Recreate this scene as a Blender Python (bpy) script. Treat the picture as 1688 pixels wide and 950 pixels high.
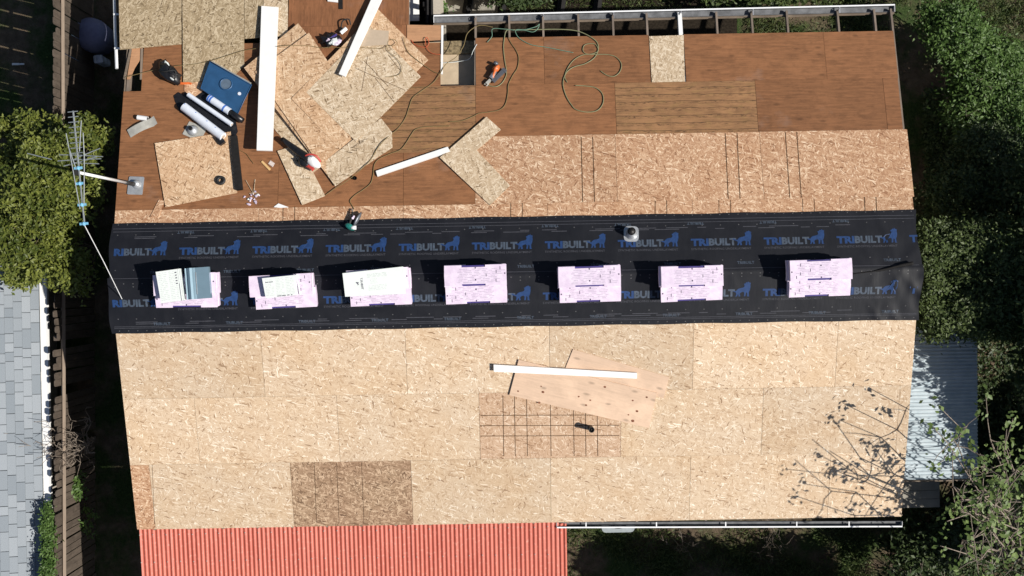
import bpy, math, random
import numpy as np
from mathutils import Matrix, Vector
random.seed(7); RNG = np.random.default_rng(7)
for o in list(bpy.data.objects): bpy.data.objects.remove(o)
SC = bpy.context.scene
COL = SC.collection
# ------------------------------------------------------------------ camera
HZ = 3.75                                   # ridge height above the ground
F = 1859.23
CAMP = np.array([-0.60517, -0.07812, 18.80933 + HZ])
def rotm(a, b, c):
    ca, sa, cb, sb, cc, sc = math.cos(a), math.sin(a), math.cos(b), math.sin(b), math.cos(c), math.sin(c)
    return np.array([[cc, -sc, 0], [sc, cc, 0], [0, 0, 1]]) @ np.array([[1, 0, 0], [0, ca, -sa], [0, sa, ca]]) @ np.array([[cb, 0, sb], [0, 1, 0], [-sb, 0, cb]])
CR = rotm(-0.0066566, 0.0006265, -0.0172646)
cd = bpy.data.cameras.new('camera'); cam = bpy.data.objects.new('camera', cd); COL.objects.link(cam)
cd.sensor_width = 36; cd.lens = F / 1688 * 36; cd.clip_end = 500
M = Matrix.Identity(4)
for i in range(3):
    for j in range(3): M[i][j] = CR[i, j]
    M[i][3] = CAMP[i]
cam.matrix_world = M
SC.camera = cam
# ------------------------------------------------------------------ sky, sun, exposure
SUN_EL, SUN_AZ = math.radians(44), math.radians(-14.5)      # azimuth measured from +X (east), negative = towards south
SD = Vector((math.cos(SUN_EL) * math.cos(SUN_AZ), math.cos(SUN_EL) * math.sin(SUN_AZ), math.sin(SUN_EL)))
w = bpy.data.worlds.new('World'); SC.world = w; w.use_nodes = True
nt = w.node_tree; bg = nt.nodes['Background']
sk = nt.nodes.new('ShaderNodeTexSky'); sk.sky_type = 'NISHITA'; sk.sun_disc = False
sk.sun_elevation = SUN_EL; sk.sun_rotation = math.pi / 2 - SUN_AZ
nt.links.new(sk.outputs[0], bg.inputs[0]); bg.inputs[1].default_value = 0.05
sl = bpy.data.lights.new('sun', 'SUN'); sl.energy = 4.6; sl.angle = math.radians(0.5); sl.color = (1, 0.95, 0.87)
so = bpy.data.objects.new('sun', sl); COL.objects.link(so); so.location = (10, -4, 20)
so.rotation_euler = SD.to_track_quat('Z', 'Y').to_euler()
vs = SC.view_settings; vs.view_transform = 'Standard'; vs.look = 'None'; vs.gamma = 1; vs.exposure = 0.35
SC.render.resolution_x, SC.render.resolution_y = 1024, 576
# ------------------------------------------------------------------ pixel -> place
T = 0.25; CP = 1 / math.hypot(1, T); SP = T * CP
def ray(px, py):
    return CR @ np.array([(px - 844) / F, -(py - 475) / F, -1.0])
def unz(px, py, z):
    d = ray(px, py); k = (z - CAMP[2]) / d[2]; return Vector(CAMP + k * d)
class Plane:
    def __init__(s, side):      # side -1: north slope (falls to +Y), +1: south slope, 0: level
        s.t = side * T; s.side = side
        s.n = Vector((0, SP, CP)) if side < 0 else Vector((0, -SP, CP))
        s.y = Vector((0, CP, -SP)) if side < 0 else Vector((0, CP, SP))
        s.x = Vector((1, 0, 0))
    def at(s, px, py, h=0.0):   # point seen at that pixel lying h above the slope
        d = ray(px, py); zz = HZ + h / CP
        k = (s.t * CAMP[1] + zz - CAMP[2]) / (d[2] - s.t * d[1])
        return Vector(CAMP + k * d)
    def pt(s, X, d, h=0.0):     # X along the ridge, d down the slope from the ridge
        sg = 1 if s.side < 0 else -1
        return Vector((X, sg * d * CP, HZ - d * SP)) + s.n * h
    def xd(s, px, py, h=0.0):
        p = s.at(px, py, h) - s.n * h
        return p.x, abs(p.y) / CP
    def frame(s, o, ang=0.0):   # matrix at o, local x turned by ang in the slope plane
        x = s.x * math.cos(ang) + s.y * math.sin(ang); y = s.n.cross(x)
        return Matrix(((x.x, y.x, s.n.x, o.x), (x.y, y.y, s.n.y, o.y), (x.z, y.z, s.n.z, o.z), (0, 0, 0, 1)))
PN, PS = Plane(-1), Plane(1)
# ------------------------------------------------------------------ mesh helpers
class MB:
    def __init__(s): s.v = []; s.f = []
    def add(s, vs, fs):
        b = len(s.v); s.v += [tuple(q) for q in vs]; s.f += [tuple(i + b for i in f) for f in fs]; return s
    def box(s, c, size, m=None):
        hx, hy, hz = size[0] / 2, size[1] / 2, size[2] / 2
        vs = [Vector((c[0] + i * hx, c[1] + j * hy, c[2] + k * hz)) for k in (-1, 1) for j in (-1, 1) for i in (-1, 1)]
        if m is not None: vs = [m @ q for q in vs]
        return s.add(vs, [(0, 2, 3, 1), (4, 5, 7, 6), (0, 1, 5, 4), (2, 6, 7, 3), (0, 4, 6, 2), (1, 3, 7, 5)])
    def prism(s, pts, z0, z1):   # pts (x, y) outline
        n = len(pts)
        a = sum(pts[i][0] * pts[(i + 1) % n][1] - pts[(i + 1) % n][0] * pts[i][1] for i in range(n))
        if a < 0: pts = pts[::-1]
        vs = [(x, y, z0) for x, y in pts] + [(x, y, z1) for x, y in pts]
        return s.add(vs, [tuple(range(n - 1, -1, -1)), tuple(range(n, 2 * n))] + [(i, (i + 1) % n, n + (i + 1) % n, n + i) for i in range(n)])
    def tube(s, path, r, n=6, cap=True):
        path = [Vector(p) for p in path]; m = len(path); vs = []
        rs = r if isinstance(r, (list, tuple)) else [r] * m
        up = None
        for i, p in enumerate(path):
            t = (path[min(i + 1, m - 1)] - path[max(i - 1, 0)])
            if t.length < 1e-9: t = Vector((0, 0, 1))
            t.normalize()
            if up is None: up = Vector((0, 0, 1)) if abs(t.z) < .9 else Vector((1, 0, 0))
            u = t.cross(up); u = u.normalized() if u.length > 1e-6 else t.orthogonal().normalized()
            v = u.cross(t); up = v
            for k in range(n):
                a = 2 * math.pi * k / n; vs.append(p + (u * math.cos(a) + v * math.sin(a)) * rs[i])
        fs = [(i * n + k, i * n + (k + 1) % n, (i + 1) * n + (k + 1) % n, (i + 1) * n + k) for i in range(m - 1) for k in range(n)]
        if cap: fs += [tuple(range(n - 1, -1, -1)), tuple(range((m - 1) * n, m * n))]
        return s.add(vs, fs)
    def cyl(s, p0, p1, r0, r1=None, n=12):
        return s.tube([p0, p1], [r0, r0 if r1 is None else r1], n)
    def ring(s, c, R, r, n=20, k=8, z=1.0):
        vs = []; fs = []
        for i in range(n):
            a = 2 * math.pi * i / n
            for j in range(k):
                b = 2 * math.pi * j / k
                vs.append((c[0] + (R + r * math.cos(b)) * math.cos(a), c[1] + (R + r * math.cos(b)) * math.sin(a), c[2] + r * math.sin(b) * z))
        for i in range(n):
            for j in range(k): fs.append((i * k + j, ((i + 1) % n) * k + j, ((i + 1) % n) * k + (j + 1) % k, i * k + (j + 1) % k))
        return s.add(vs, fs)
    def lump(s, c, size, seed=0, n=10, amp=.2):
        r = random.Random(seed); vs = []; fs = []; m = n // 2
        for i in range(m + 1):
            for j in range(n):
                a = math.pi * i / m; b = 2 * math.pi * j / n; q = 1 + amp * (r.random() * 2 - 1)
                if i in (0, m): q = 1
                vs.append((c[0] + size[0] * q * math.sin(a) * math.cos(b), c[1] + size[1] * q * math.sin(a) * math.sin(b), c[2] + size[2] * q * math.cos(a)))
        for i in range(m):
            for j in range(n): fs.append((i * n + j, (i + 1) * n + j, (i + 1) * n + (j + 1) % n, i * n + (j + 1) % n))
        return s.add(vs, fs)
    def mesh(s, name, smooth=False):
        me = bpy.data.meshes.new(name); me.from_pydata(s.v, [], s.f); me.update()
        if smooth: me.polygons.foreach_set('use_smooth', [True] * len(me.polygons))
        return me
WM = {}
def link(o, parent=None, mw=None):
    COL.objects.link(o)
    mw = mw if mw is not None else Matrix.Identity(4)
    WM[o.name] = mw
    if parent is not None:
        o.parent = parent; o.matrix_local = WM[parent.name].inverted() @ mw
    else: o.matrix_world = mw
    return o
def obj(name, mb, mat, parent=None, mw=None, smooth=False, label=None):
    me = mb if isinstance(mb, bpy.types.Mesh) else mb.mesh(name, smooth)
    if mat is not None and not me.materials: me.materials.append(mat)
    o = bpy.data.objects.new(name, me)
    if label: o['label'] = label
    return link(o, parent, mw)
def tag(o, label, cat, group=None):
    o['label'] = label; o['category'] = cat
    if group: o['group'] = group
    return o
def thing(name, label, cat, mw=None, group=None):
    e = bpy.data.objects.new(name, None); e.empty_display_size = .2
    link(e, None, mw); return tag(e, label, cat, group)
def struct(o): o['kind'] = 'structure'; return o
def stuff(o): o['kind'] = 'stuff'; return o
def catmull(P, k=6):
    P = [Vector(p) for p in P]; out = []
    for i in range(len(P) - 1):
        a, b, c, d = P[max(i - 1, 0)], P[i], P[i + 1], P[min(i + 2, len(P) - 1)]
        for j in range(k):
            t = j / k
            out.append(.5 * ((2 * b) + (c - a) * t + (2 * a - 5 * b + 4 * c - d) * t * t + (3 * b - a - 3 * c + d) * t ** 3))
    out.append(P[-1]); return out
# ------------------------------------------------------------------ materials
class NT:
    def __init__(s, name, rough=.7, spec=.3, metal=0.0):
        s.m = bpy.data.materials.new(name); s.m.use_nodes = True; s.t = s.m.node_tree
        s.b = s.t.nodes['Principled BSDF']; s.b.inputs['Roughness'].default_value = rough
        s.b.inputs['Specular IOR Level'].default_value = spec; s.b.inputs['Metallic'].default_value = metal
    def n(s, typ, **kw):
        x = s.t.nodes.new('ShaderNode' + typ)
        for k, v in kw.items():
            if k.startswith('i_'): x.inputs[k[2:].replace('_', ' ')].default_value = v
            else: setattr(x, k, v)
        return x
    def l(s, a, b): s.t.links.new(a, b)
    def math(s, op, a, b=None):
        x = s.n('Math', operation=op)
        for i, q in enumerate((a, b)):
            if q is None: continue
            if isinstance(q, (int, float)): x.inputs[i].default_value = q
            else: s.l(q, x.inputs[i])
        return x.outputs[0]
    def ramp(s, f, stops):
        r = s.n('ValToRGB'); e = r.color_ramp.elements
        while len(e) < len(stops): e.new(.5)
        for q, (p, c) in zip(e, stops): q.position = p; q.color = (*c, 1) if len(c) == 3 else c
        s.l(f, r.inputs[0]); return r.outputs[0]
    def mix(s, f, a, b, mode='MIX'):
        x = s.n('Mix', data_type='RGBA', blend_type=mode)
        if isinstance(f, (int, float)): x.inputs[0].default_value = f
        else: s.l(f, x.inputs[0])
        for q, i in ((a, 6), (b, 7)):
            if isinstance(q, tuple): x.inputs[i].default_value = (*q, 1)
            else: s.l(q, x.inputs[i])
        return x.outputs[2]
    def coord(s, rnd=True, scale=None, rot=0):
        c = s.n('TexCoord').outputs['Object']
        if rnd:
            oi = s.n('ObjectInfo'); m = s.n('VectorMath', operation='SCALE'); cx = s.n('CombineXYZ')
            s.l(oi.outputs['Random'], cx.inputs[0]); s.l(oi.outputs['Random'], cx.inputs[1])
            s.l(cx.outputs[0], m.inputs[0]); m.inputs['Scale'].default_value = 83.0
            a = s.n('VectorMath', operation='ADD'); s.l(c, a.inputs[0]); s.l(m.outputs[0], a.inputs[1]); c = a.outputs[0]
        return s.mapped(c, scale, rot) if scale or rot else c
    def mapped(s, c, scale=None, rot=0):
        m = s.n('Mapping'); s.l(c, m.inputs[0]); m.inputs['Rotation'].default_value = (0, 0, rot)
        if rot and scale:
            m2 = s.n('Mapping'); s.l(m.outputs[0], m2.inputs[0]); m2.inputs['Scale'].default_value = scale; return m2.outputs[0]
        if scale: m.inputs['Scale'].default_value = scale
        return m.outputs[0]
    def noise(s, c, scale, detail=3, rough=.55):
        x = s.n('TexNoise'); s.l(c, x.inputs['Vector']); x.inputs['Scale'].default_value = scale
        x.inputs['Detail'].default_value = detail; x.inputs['Roughness'].default_value = rough; return x
    def done(s, col, bump=None, strength=.3, dist=.004):
        if isinstance(col, tuple): s.b.inputs['Base Color'].default_value = (*col, 1)
        else: s.l(col, s.b.inputs['Base Color'])
        if bump is not None:
            b = s.n('Bump'); b.inputs['Strength'].default_value = strength; b.inputs['Distance'].default_value = dist
            s.l(bump, b.inputs['Height']); s.l(b.outputs[0], s.b.inputs['Normal'])
        return s.m
def plain(name, c, rough=.6, spec=.3, metal=0.0, vary=.12, sc=14):
    k = NT(name, rough, spec, metal); co = k.coord()
    n = k.noise(co, sc, 4)
    col = k.mix(k.ramp(n.outputs[0], [(.3, (0, 0, 0)), (.7, (1, 1, 1))]), tuple(q * (1 - vary) for q in c), tuple(min(1, q * (1 + vary)) for q in c))
    return k.done(col, n.outputs[0], .12, .003)
def osb(name, stops, tintA, tintB, main=0.0, spread=1.0, stain=0.0):
    k = NT(name, .75, .25); co = k.coord()
    wv = k.noise(co, 8.0, 2); sub = k.n('VectorMath', operation='SUBTRACT'); k.l(wv.outputs['Color'], sub.inputs[0]); sub.inputs[1].default_value = (.5, .5, .5)
    sc = k.n('VectorMath', operation='SCALE'); k.l(sub.outputs[0], sc.inputs[0]); sc.inputs['Scale'].default_value = .05
    ad = k.n('VectorMath', operation='ADD'); k.l(co, ad.inputs[0]); k.l(sc.outputs[0], ad.inputs[1]); wc = ad.outputs[0]
    col = None; hsum = None
    for i, (a, sx, sy, th) in enumerate(((.12, 13, 66, 0), (-.35, 12, 62, .52), (.65, 13, 70, .6), (-.95, 14, 64, .7), (.25, 9, 54, .7), (1.35, 15, 72, .82))):
        v = k.n('TexVoronoi', voronoi_dimensions='2D'); v.inputs['Scale'].default_value = 1.0
        k.l(k.mapped(wc, (sx, sy, 1), main + a * spread), v.inputs['Vector'])
        sp = k.n('SeparateColor'); k.l(v.outputs['Color'], sp.inputs[0])
        c = k.ramp(sp.outputs[0], stops)
        if col is None: col = c; hsum = sp.outputs[2]
        else:
            m = k.math('GREATER_THAN', sp.outputs[1], th); col = k.mix(m, col, c)
            hsum = k.math('MAXIMUM', hsum, k.math('MULTIPLY', m, sp.outputs[2]))
    big = k.noise(co, 1.1, 4)
    t = k.mix(k.ramp(big.outputs[0], [(.35, (0, 0, 0)), (.65, (1, 1, 1))]), tintA, tintB)
    col = k.mix(1.0, col, t, 'MULTIPLY')
    fine = k.noise(k.mapped(wc, (30, 160, 1), main), 1.0, 3)
    col = k.mix(.5, col, k.ramp(fine.outputs[0], [(.3, (.72, .7, .68)), (.6, (1, 1, 1))]), 'MULTIPLY')
    oi = k.n('ObjectInfo'); hv = k.n('HueSaturation'); k.l(col, hv.inputs['Color'])
    mr = k.n('MapRange'); k.l(oi.outputs['Random'], mr.inputs[0]); mr.inputs[3].default_value = .90; mr.inputs[4].default_value = 1.06
    k.l(mr.outputs[0], hv.inputs['Value']); col = hv.outputs[0]
    return k.done(col, hsum, .25, .003)
ST = [(0, (.28, .18, .115)), (.05, (.46, .33, .225)), (.25, (.57, .435, .315)), (.82, (.625, .495, .37)), (.94, (.73, .62, .50)), (1, (.85, .77, .67))]
m_osb_pale = osb('osb_pale', ST, (1.04, 1.04, 1.01), (.99, .93, .83))
m_osb_warm = osb('osb_warm', [(0, (.22, .115, .065)), (.1, (.38, .225, .14)), (.5, (.49, .32, .21)), (.8, (.57, .405, .28)), (.93, (.70, .55, .41)), (1, (.80, .67, .53))], (1.10, 1.03, .95), (1.0, .88, .77))
m_osb_pink = osb('osb_rosy', [(0, (.24, .14, .085)), (.07, (.42, .28, .18)), (.4, (.52, .37, .255)), (.85, (.58, .43, .31)), (1, (.76, .64, .51))], (1.04, 1.0, .97), (.97, .9, .84))
m_osb_pile = osb('osb_orange', [(0, (.20, .11, .06)), (.1, (.44, .29, .175)), (.5, (.57, .395, .255)), (.85, (.64, .47, .32)), (1, (.77, .63, .47))], (1.02, 1.0, .96), (.98, .91, .84), .2, 1.5)
m_osb_grey = osb('osb_grey', [(0, (.14, .10, .06)), (.12, (.32, .245, .15)), (.6, (.44, .35, .23)), (1, (.64, .54, .39))], (1.0, .98, .95), (.92, .88, .82), math.pi / 2)
m_osb_brown = osb('osb_brown', [(0, (.13, .08, .05)), (.15, (.27, .18, .115)), (.6, (.37, .255, .17)), (1, (.60, .46, .33))], (1, .97, .92), (.88, .8, .75))
m_osb_strip = osb('osb_offcut', [(0, (.20, .14, .085)), (.1, (.45, .345, .235)), (.6, (.58, .465, .335)), (1, (.76, .66, .53))], (1.04, 1.02, .98), (.97, .93, .87), .1, 1.4)
def ply(name, c, stain=0.0, grain=1.0, rot=0.0, knots=True):
    k = NT(name, .72, .25); co = k.coord()
    g = k.noise(k.mapped(co, (2.5, 30, 1), rot), 1.0, 6, .75)
    g2 = k.noise(k.mapped(co, (.7, 9, 1), rot), 1.0, 4, .6)
    b = k.noise(co, 1.7, 5, .6)
    d = tuple(q * .62 for q in c); l = tuple(q * 1.28 for q in c)
    col = k.mix(k.ramp(g.outputs[0], [(.32, (0, 0, 0)), (.68, (1, 1, 1))]), tuple(q * (1 - .38 * grain) for q in c), tuple(q * (1 + .22 * grain) for q in c))
    col = k.mix(k.ramp(g2.outputs[0], [(.3, (.35, .35, .35)), (.45, (0, 0, 0))]), col, d)
    col = k.mix(k.math('MULTIPLY', k.ramp(b.outputs[0], [(.5, (0, 0, 0)), (.7, (1, 1, 1))]), .6), col, l)
    b2 = k.noise(k.mapped(co, (1, 2.2, 1), rot), 3.6, 6, .7)
    col = k.mix(k.math('MULTIPLY', k.ramp(b2.outputs[0], [(.36, (1, 1, 1)), (.5, (0, 0, 0))]), .55 * grain), col, tuple(q * .55 for q in c))
    du = k.noise(co, .9, 5, .6)
    col = k.mix(k.math('MULTIPLY', k.ramp(du.outputs[0], [(.60, (0, 0, 0)), (.78, (1, 1, 1))]), .45 * grain), col, tuple(.5 * q + .18 for q in c))
    if knots:
        v = k.n('TexVoronoi', voronoi_dimensions='2D', feature='F1'); v.inputs['Scale'].default_value = 1.0
        k.l(k.mapped(co, (2.6, 6.5, 1), rot), v.inputs['Vector'])
        sk_ = k.n('SeparateColor'); k.l(v.outputs['Color'], sk_.inputs[0]); kn = k.math('MULTIPLY', k.ramp(v.outputs['Distance'], [(.06, (.6, .6, .6)), (.2, (0, 0, 0))]), k.math('GREATER_THAN', sk_.outputs[0], .86))
        col = k.mix(kn, col, tuple(q * .4 for q in c))
    if stain:
        dist = k.noise(co, 2.0, 3)
        sx = k.n('SeparateXYZ'); k.l(co, sx.inputs[0])
        yy = k.math('ADD', k.math('MULTIPLY', sx.outputs[1], 7.6), k.math('MULTIPLY', dist.outputs[0], .55))
        fr = k.math('FRACT', yy)
        line = k.ramp(fr, [(0, (1, 1, 1)), (.05, (.9, .9, .9)), (.11, (0, 0, 0))])
        band = k.ramp(fr, [(.55, (0, 0, 0)), (.78, (1, 1, 1)), (1, (1, 1, 1))])
        sp = k.noise(k.mapped(co, (9, 45, 1)), 1.0, 5, .75)
        br = k.noise(k.mapped(co, (5, 12, 1)), 1.0, 3)
        m1 = k.math('MULTIPLY', line, k.ramp(br.outputs[0], [(.32, (0, 0, 0)), (.45, (1, 1, 1))]))
        m2 = k.math('MULTIPLY', band, k.ramp(sp.outputs[0], [(.52, (0, 0, 0)), (.60, (1, 1, 1))]))
        col = k.mix(k.math('MULTIPLY', m2, .85 * stain), col, (.045, .025, .014))
        col = k.mix(k.math('MULTIPLY', m1, .8 * stain), col, (.04, .022, .012))
        col = k.mix(k.math('MULTIPLY', k.ramp(br.outputs[0], [(.5, (0, 0, 0)), (.7, (1, 1, 1))]), .3), col, (.30, .19, .07))
    oi = k.n('ObjectInfo'); hv = k.n('HueSaturation'); k.l(col, hv.inputs['Color'])
    mr = k.n('MapRange'); k.l(oi.outputs['Random'], mr.inputs[0]); mr.inputs[3].default_value = .86; mr.inputs[4].default_value = 1.1
    k.l(mr.outputs[0], hv.inputs['Value'])
    return k.done(hv.outputs[0], g.outputs[0], .25, .003)
m_ply = ply('old_plywood', (.250, .112, .050))
m_ply_stain = ply('old_plywood_stained', (.30, .158, .075), 1.0)
m_ply_v = ply('old_plywood_upright_grain', (.25, .108, .049), rot=math.pi / 2, knots=False)
m_ply_new = ply('fresh_plywood', (.60, .43, .31), 0, .3)
m_ply_light = ply('pale_plywood', (.50, .27, .145), 0, .5)
m_wood_grey = ply('weathered_wood', (.21, .165, .125), 0, 1.0, 0)
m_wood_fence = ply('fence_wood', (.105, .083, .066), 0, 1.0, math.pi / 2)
m_rail = ply('rail_wood', (.25, .195, .15), 0, .5, math.pi / 2)
m_rafter = ply('rafter_wood', (.22, .175, .14), 0, .8, math.pi / 2)
m_white = plain('white_paint', (.80, .80, .79), .5, .3, 0, .03, 6)
m_white_metal = plain('white_gutter_metal', (.78, .79, .80), .35, .5, 0, .04)
m_trough = plain('grey_gutter_trough', (.13, .135, .145), .6, .3, 0, .35, 8)
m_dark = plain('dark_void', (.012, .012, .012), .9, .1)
m_wall = plain('stucco_wall', (.42, .38, .32), .9, .1, 0, .1, 30)
m_ceiling = plain('plaster_ceiling_board', (.50, .40, .28), .9, .1, 0, .12, 6)
m_black = plain('black_plastic', (.012, .012, .014), .35, .5, 0, .3)
m_black_matt = plain('black_felt', (.014, .013, .013), .8, .2, 0, .3)
m_rubber = plain('black_rubber', (.02, .02, .02), .6, .4)
m_galv = plain('galvanised_steel', (.50, .52, .54), .42, .5, .55, .15, 9)
m_galv_blue = plain('sheet_metal_reflective', (.20, .30, .37), .3, .5, .35, .06, 5)
m_lead = plain('dull_flashing', (.42, .41, .37), .6, .4, .2, .15, 12)
m_vent_blue = plain('blue_coated_metal', (.022, .075, .17), .38, .5, 0, .12, 6)
m_paper_roll = plain('white_film_roll', (.66, .70, .78), .4, .4, 0, .05)
m_label_blue = plain('blue_label', (.06, .16, .5), .5, .3)
m_tan = plain('cardboard', (.48, .38, .28), .85, .2, 0, .05)
m_orange = plain('orange_tool_plastic', (.60, .13, .03), .4, .5)
m_grey = plain('grey_tool_metal', (.13, .14, .16), .4, .5, .4)
m_silver = plain('silver_tool_metal', (.6, .6, .62), .35, .5, .8)
m_teal = plain('teal_tool_plastic', (.02, .20, .17), .4, .5)
m_red = plain('red_tool_plastic', (.45, .05, .04), .4, .5)
m_hose_green = plain('green_hose_rubber', (.21, .215, .115), .5, .4)
m_hose_yellow = plain('dusty_yellow_cord', (.19, .14, .06), .6, .3)
m_hose_teal = plain('teal_hose', (.13, .24, .17), .5, .4)
m_orange_cord = plain('orange_cord', (.50, .10, .04), .5, .4)
k = NT('pink_wrapper', .4, .45); co = k.coord(); n1 = k.noise(co, 9, 4); n2 = k.noise(k.mapped(co, (2, 7, 1), .5), 2.0, 3, .55)
m_pink = k.done(k.mix(k.ramp(n1.outputs[0], [(.35, (0, 0, 0)), (.65, (1, 1, 1))]), (.64, .53, .67), (.75, .65, .77)), n2.outputs[0], .4, .02)
m_purple = plain('purple_wrapper', (.062, .045, .20), .45, .4, 0, .15, 10)
m_print = plain('mauve_print', (.50, .43, .54), .5, .3, 0, .2, 60)
m_print_dark = plain('dark_print', (.05, .04, .08), .5, .3)
m_paper = plain('white_paper_wrap', (.70, .74, .72), .6, .3, 0, .03, 6)
m_paper_print = plain('grey_paper_print', (.56, .61, .59), .6, .3, 0, .2, 50)
m_blue_ink = plain('blue_ink', (.016, .045, .135), .5, .3, 0, .2, 20)
m_grey_ink = plain('grey_ink', (.058, .076, .105), .5, .3, 0, .25, 20)
m_dim_ink = plain('dim_ink', (.058, .060, .072), .6, .2, 0, .2, 30)
m_aluminium = plain('aluminium_tube', (.42, .46, .48), .35, .5, .6)
m_blue_clip = plain('blue_clip', (.16, .40, .58), .5, .4)
m_line = plain('dark_marking', (.07, .04, .022), .8, .1, 0, .5, 25)
m_shade_grey = plain('concrete', (.30, .28, .24), .9, .1, 0, .2, 3)
m_navy = plain('navy_cover', (.17, .18, .29), .6, .3)
m_clear = plain('cloudy_plastic', (.5, .56, .66), .3, .5, 0, .4, 9)
m_bark = plain('bark', (.13, .10, .075), .9, .1, 0, .3, 20)
m_twig = plain('pale_twig', (.24, .20, .165), .9, .1, 0, .3, 20)
m_pipe_black = plain('black_vent_pipe', (.013, .012, .012), .5, .4)
# underlayment
k = NT('underlayment_film', .55, .22); co = k.coord(False)
n1 = k.noise(co, 3.0, 4); n2 = k.noise(k.mapped(co, (6, 1.5, 1)), 2.0, 4); n3 = k.noise(co, 90, 2)
c0 = k.mix(k.ramp(n1.outputs[0], [(.35, (0, 0, 0)), (.7, (1, 1, 1))]), (.0075, .0085, .0125), (.0125, .0135, .018))
m_under = k.done(c0, k.math('ADD', k.math('MULTIPLY', n2.outputs[0], 1.0), k.math('MULTIPLY', n3.outputs[0], .08)), 0.2, .012)
# red corrugated
k = NT('red_painted_metal', .5, .4); co = k.coord()
n1 = k.noise(k.mapped(co, (2, .4, 1)), 3.0, 5); n2 = k.noise(co, 18, 4)
c0 = k.mix(k.ramp(n1.outputs[0], [(.3, (0, 0, 0)), (.7, (1, 1, 1))]), (.42, .088, .055), (.53, .135, .09))
c0 = k.mix(k.ramp(n2.outputs[0], [(.56, (0, 0, 0)), (.74, (.6, .6, .6))]), c0, (.60, .28, .22))
m_redroof = k.done(c0, n2.outputs[0], .1, .002)
k = NT('blue_grey_sheet', .5, .4); co = k.coord(); n1 = k.noise(co, 4.0, 5)
m_shedroof = k.done(k.mix(k.ramp(n1.outputs[0], [(.3, (0, 0, 0)), (.7, (1, 1, 1))]), (.40, .475, .52), (.54, .61, .65)), n1.outputs[0], .1, .002)
# shingles
k = NT('grey_shingle', .9, .15); co = k.coord(); n1 = k.noise(co, 120, 2); n2 = k.noise(co, 6, 3); oi = k.n('ObjectInfo')
c0 = k.mix(oi.outputs['Random'], (.225, .255, .285), (.33, .36, .39)); c0 = k.mix(.6, c0, k.ramp(n1.outputs[0], [(.3, (.6, .6, .6)), (.7, (1.25, 1.25, 1.25))]), 'MULTIPLY')
m_shingle = k.done(c0, n1.outputs[0], .4, .004)
m_shingle_dark = plain('dark_shingle_base', (.16, .18, .20), .9, .1, 0, .2, 40)
# ground
k = NT('soil_and_grass', .95, .1); co = k.coord(False)
n1 = k.noise(co, .9, 6, .65); n2 = k.noise(co, 22, 5, .7); n3 = k.noise(co, 5, 5, .7)
c0 = k.mix(k.ramp(n3.outputs[0], [(.3, (0, 0, 0)), (.7, (1, 1, 1))]), (.075, .055, .038), (.17, .13, .09))
g0 = k.mix(k.ramp(n2.outputs[0], [(.3, (0, 0, 0)), (.7, (1, 1, 1))]), (.018, .035, .010), (.06, .09, .03))
c0 = k.mix(k.ramp(n1.outputs[0], [(.42, (0, 0, 0)), (.56, (1, 1, 1))]), c0, g0)
m_ground = k.done(c0, n2.outputs[0], .8, .04)
def leafmat(name, a, b, trans=.25):
    k = NT(name, .5, .35); at = k.n('Attribute', attribute_name='tint')
    c = k.mix(at.outputs['Fac'], a, b); k.done(c)
    tr = k.n('BsdfTranslucent'); k.l(c, tr.inputs[0]); ms = k.n('MixShader'); ms.inputs[0].default_value = trans
    out = k.t.nodes['Material Output']; k.l(k.b.outputs[0], ms.inputs[1]); k.l(tr.outputs[0], ms.inputs[2]); k.l(ms.outputs[0], out.inputs[0])
    return k.m
m_leaf_left = leafmat('leaf_yellow_green', (.055, .08, .012), (.225, .25, .05))
m_leaf_dark = leafmat('leaf_dark_green', (.022, .042, .012), (.08, .115, .04))
m_leaf_bright = leafmat('leaf_fresh_green', (.04, .085, .015), (.12, .20, .05))
m_leaf_grey = leafmat('leaf_grey_green', (.032, .055, .014), (.115, .155, .05))
m_leaf_fig = leafmat('leaf_lobed_green', (.06, .11, .025), (.18, .25, .075))
m_grass = leafmat('grass_blade', (.03, .055, .012), (.13, .16, .05), .2)
# ================================================================== LARGE STRUCTURE
g = MB(); N = 60; S = 240.0
for j in range(N + 1):
    for i in range(N + 1):
        x = (i / N * 2 - 1); y = (j / N * 2 - 1); x = S * x * abs(x) ** 1.5; y = S * y * abs(y) ** 1.5
        g.v.append((x, y, 0.02 * math.sin(x * 1.7) * math.cos(y * 1.3) - .02))
for j in range(N):
    for i in range(N): a = j * (N + 1) + i; g.f.append((a, a + 1, a + N + 2, a + N + 1))
struct(obj('ground', g, m_ground))
# ------------------------------------------------------------------ slabs traced on a slope
def slab(name, px, pl, h, th, mat, parent=None, align=False, label=None):
    hs = h if isinstance(h, (list, tuple)) else [h] * len(px)
    P = [pl.at(x, y, q) for (x, y), q in zip(px, hs)]
    c = sum(P, Vector()) / len(P)
    if isinstance(h, (list, tuple)):       # own tilted plane
        nn = Vector()
        for i in range(len(P)): nn += (P[i] - c).cross(P[(i + 1) % len(P)] - c)
        nn.normalize()
        if nn.z < 0: nn = -nn
        x = (P[1] - P[0]).normalized() if align else (Vector((1, 0, 0)) - nn * nn.x).normalized()
        x = (x - nn * x.dot(nn)).normalized(); y = nn.cross(x)
        mw = Matrix(((x.x, y.x, nn.x, c.x), (x.y, y.y, nn.y, c.y), (x.z, y.z, nn.z, c.z), (0, 0, 0, 1)))
    else:
        ang = 0
        if align:
            e = P[1] - P[0]; ang = math.atan2(e.dot(pl.y), e.dot(pl.x))
        mw = pl.frame(c, ang)
    iv = mw.inverted(); L = [iv @ p for p in P]
    return obj(name, MB().prism([(q.x, q.y) for q in L], -th, 0.0), mat, parent, mw, label=label)
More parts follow.
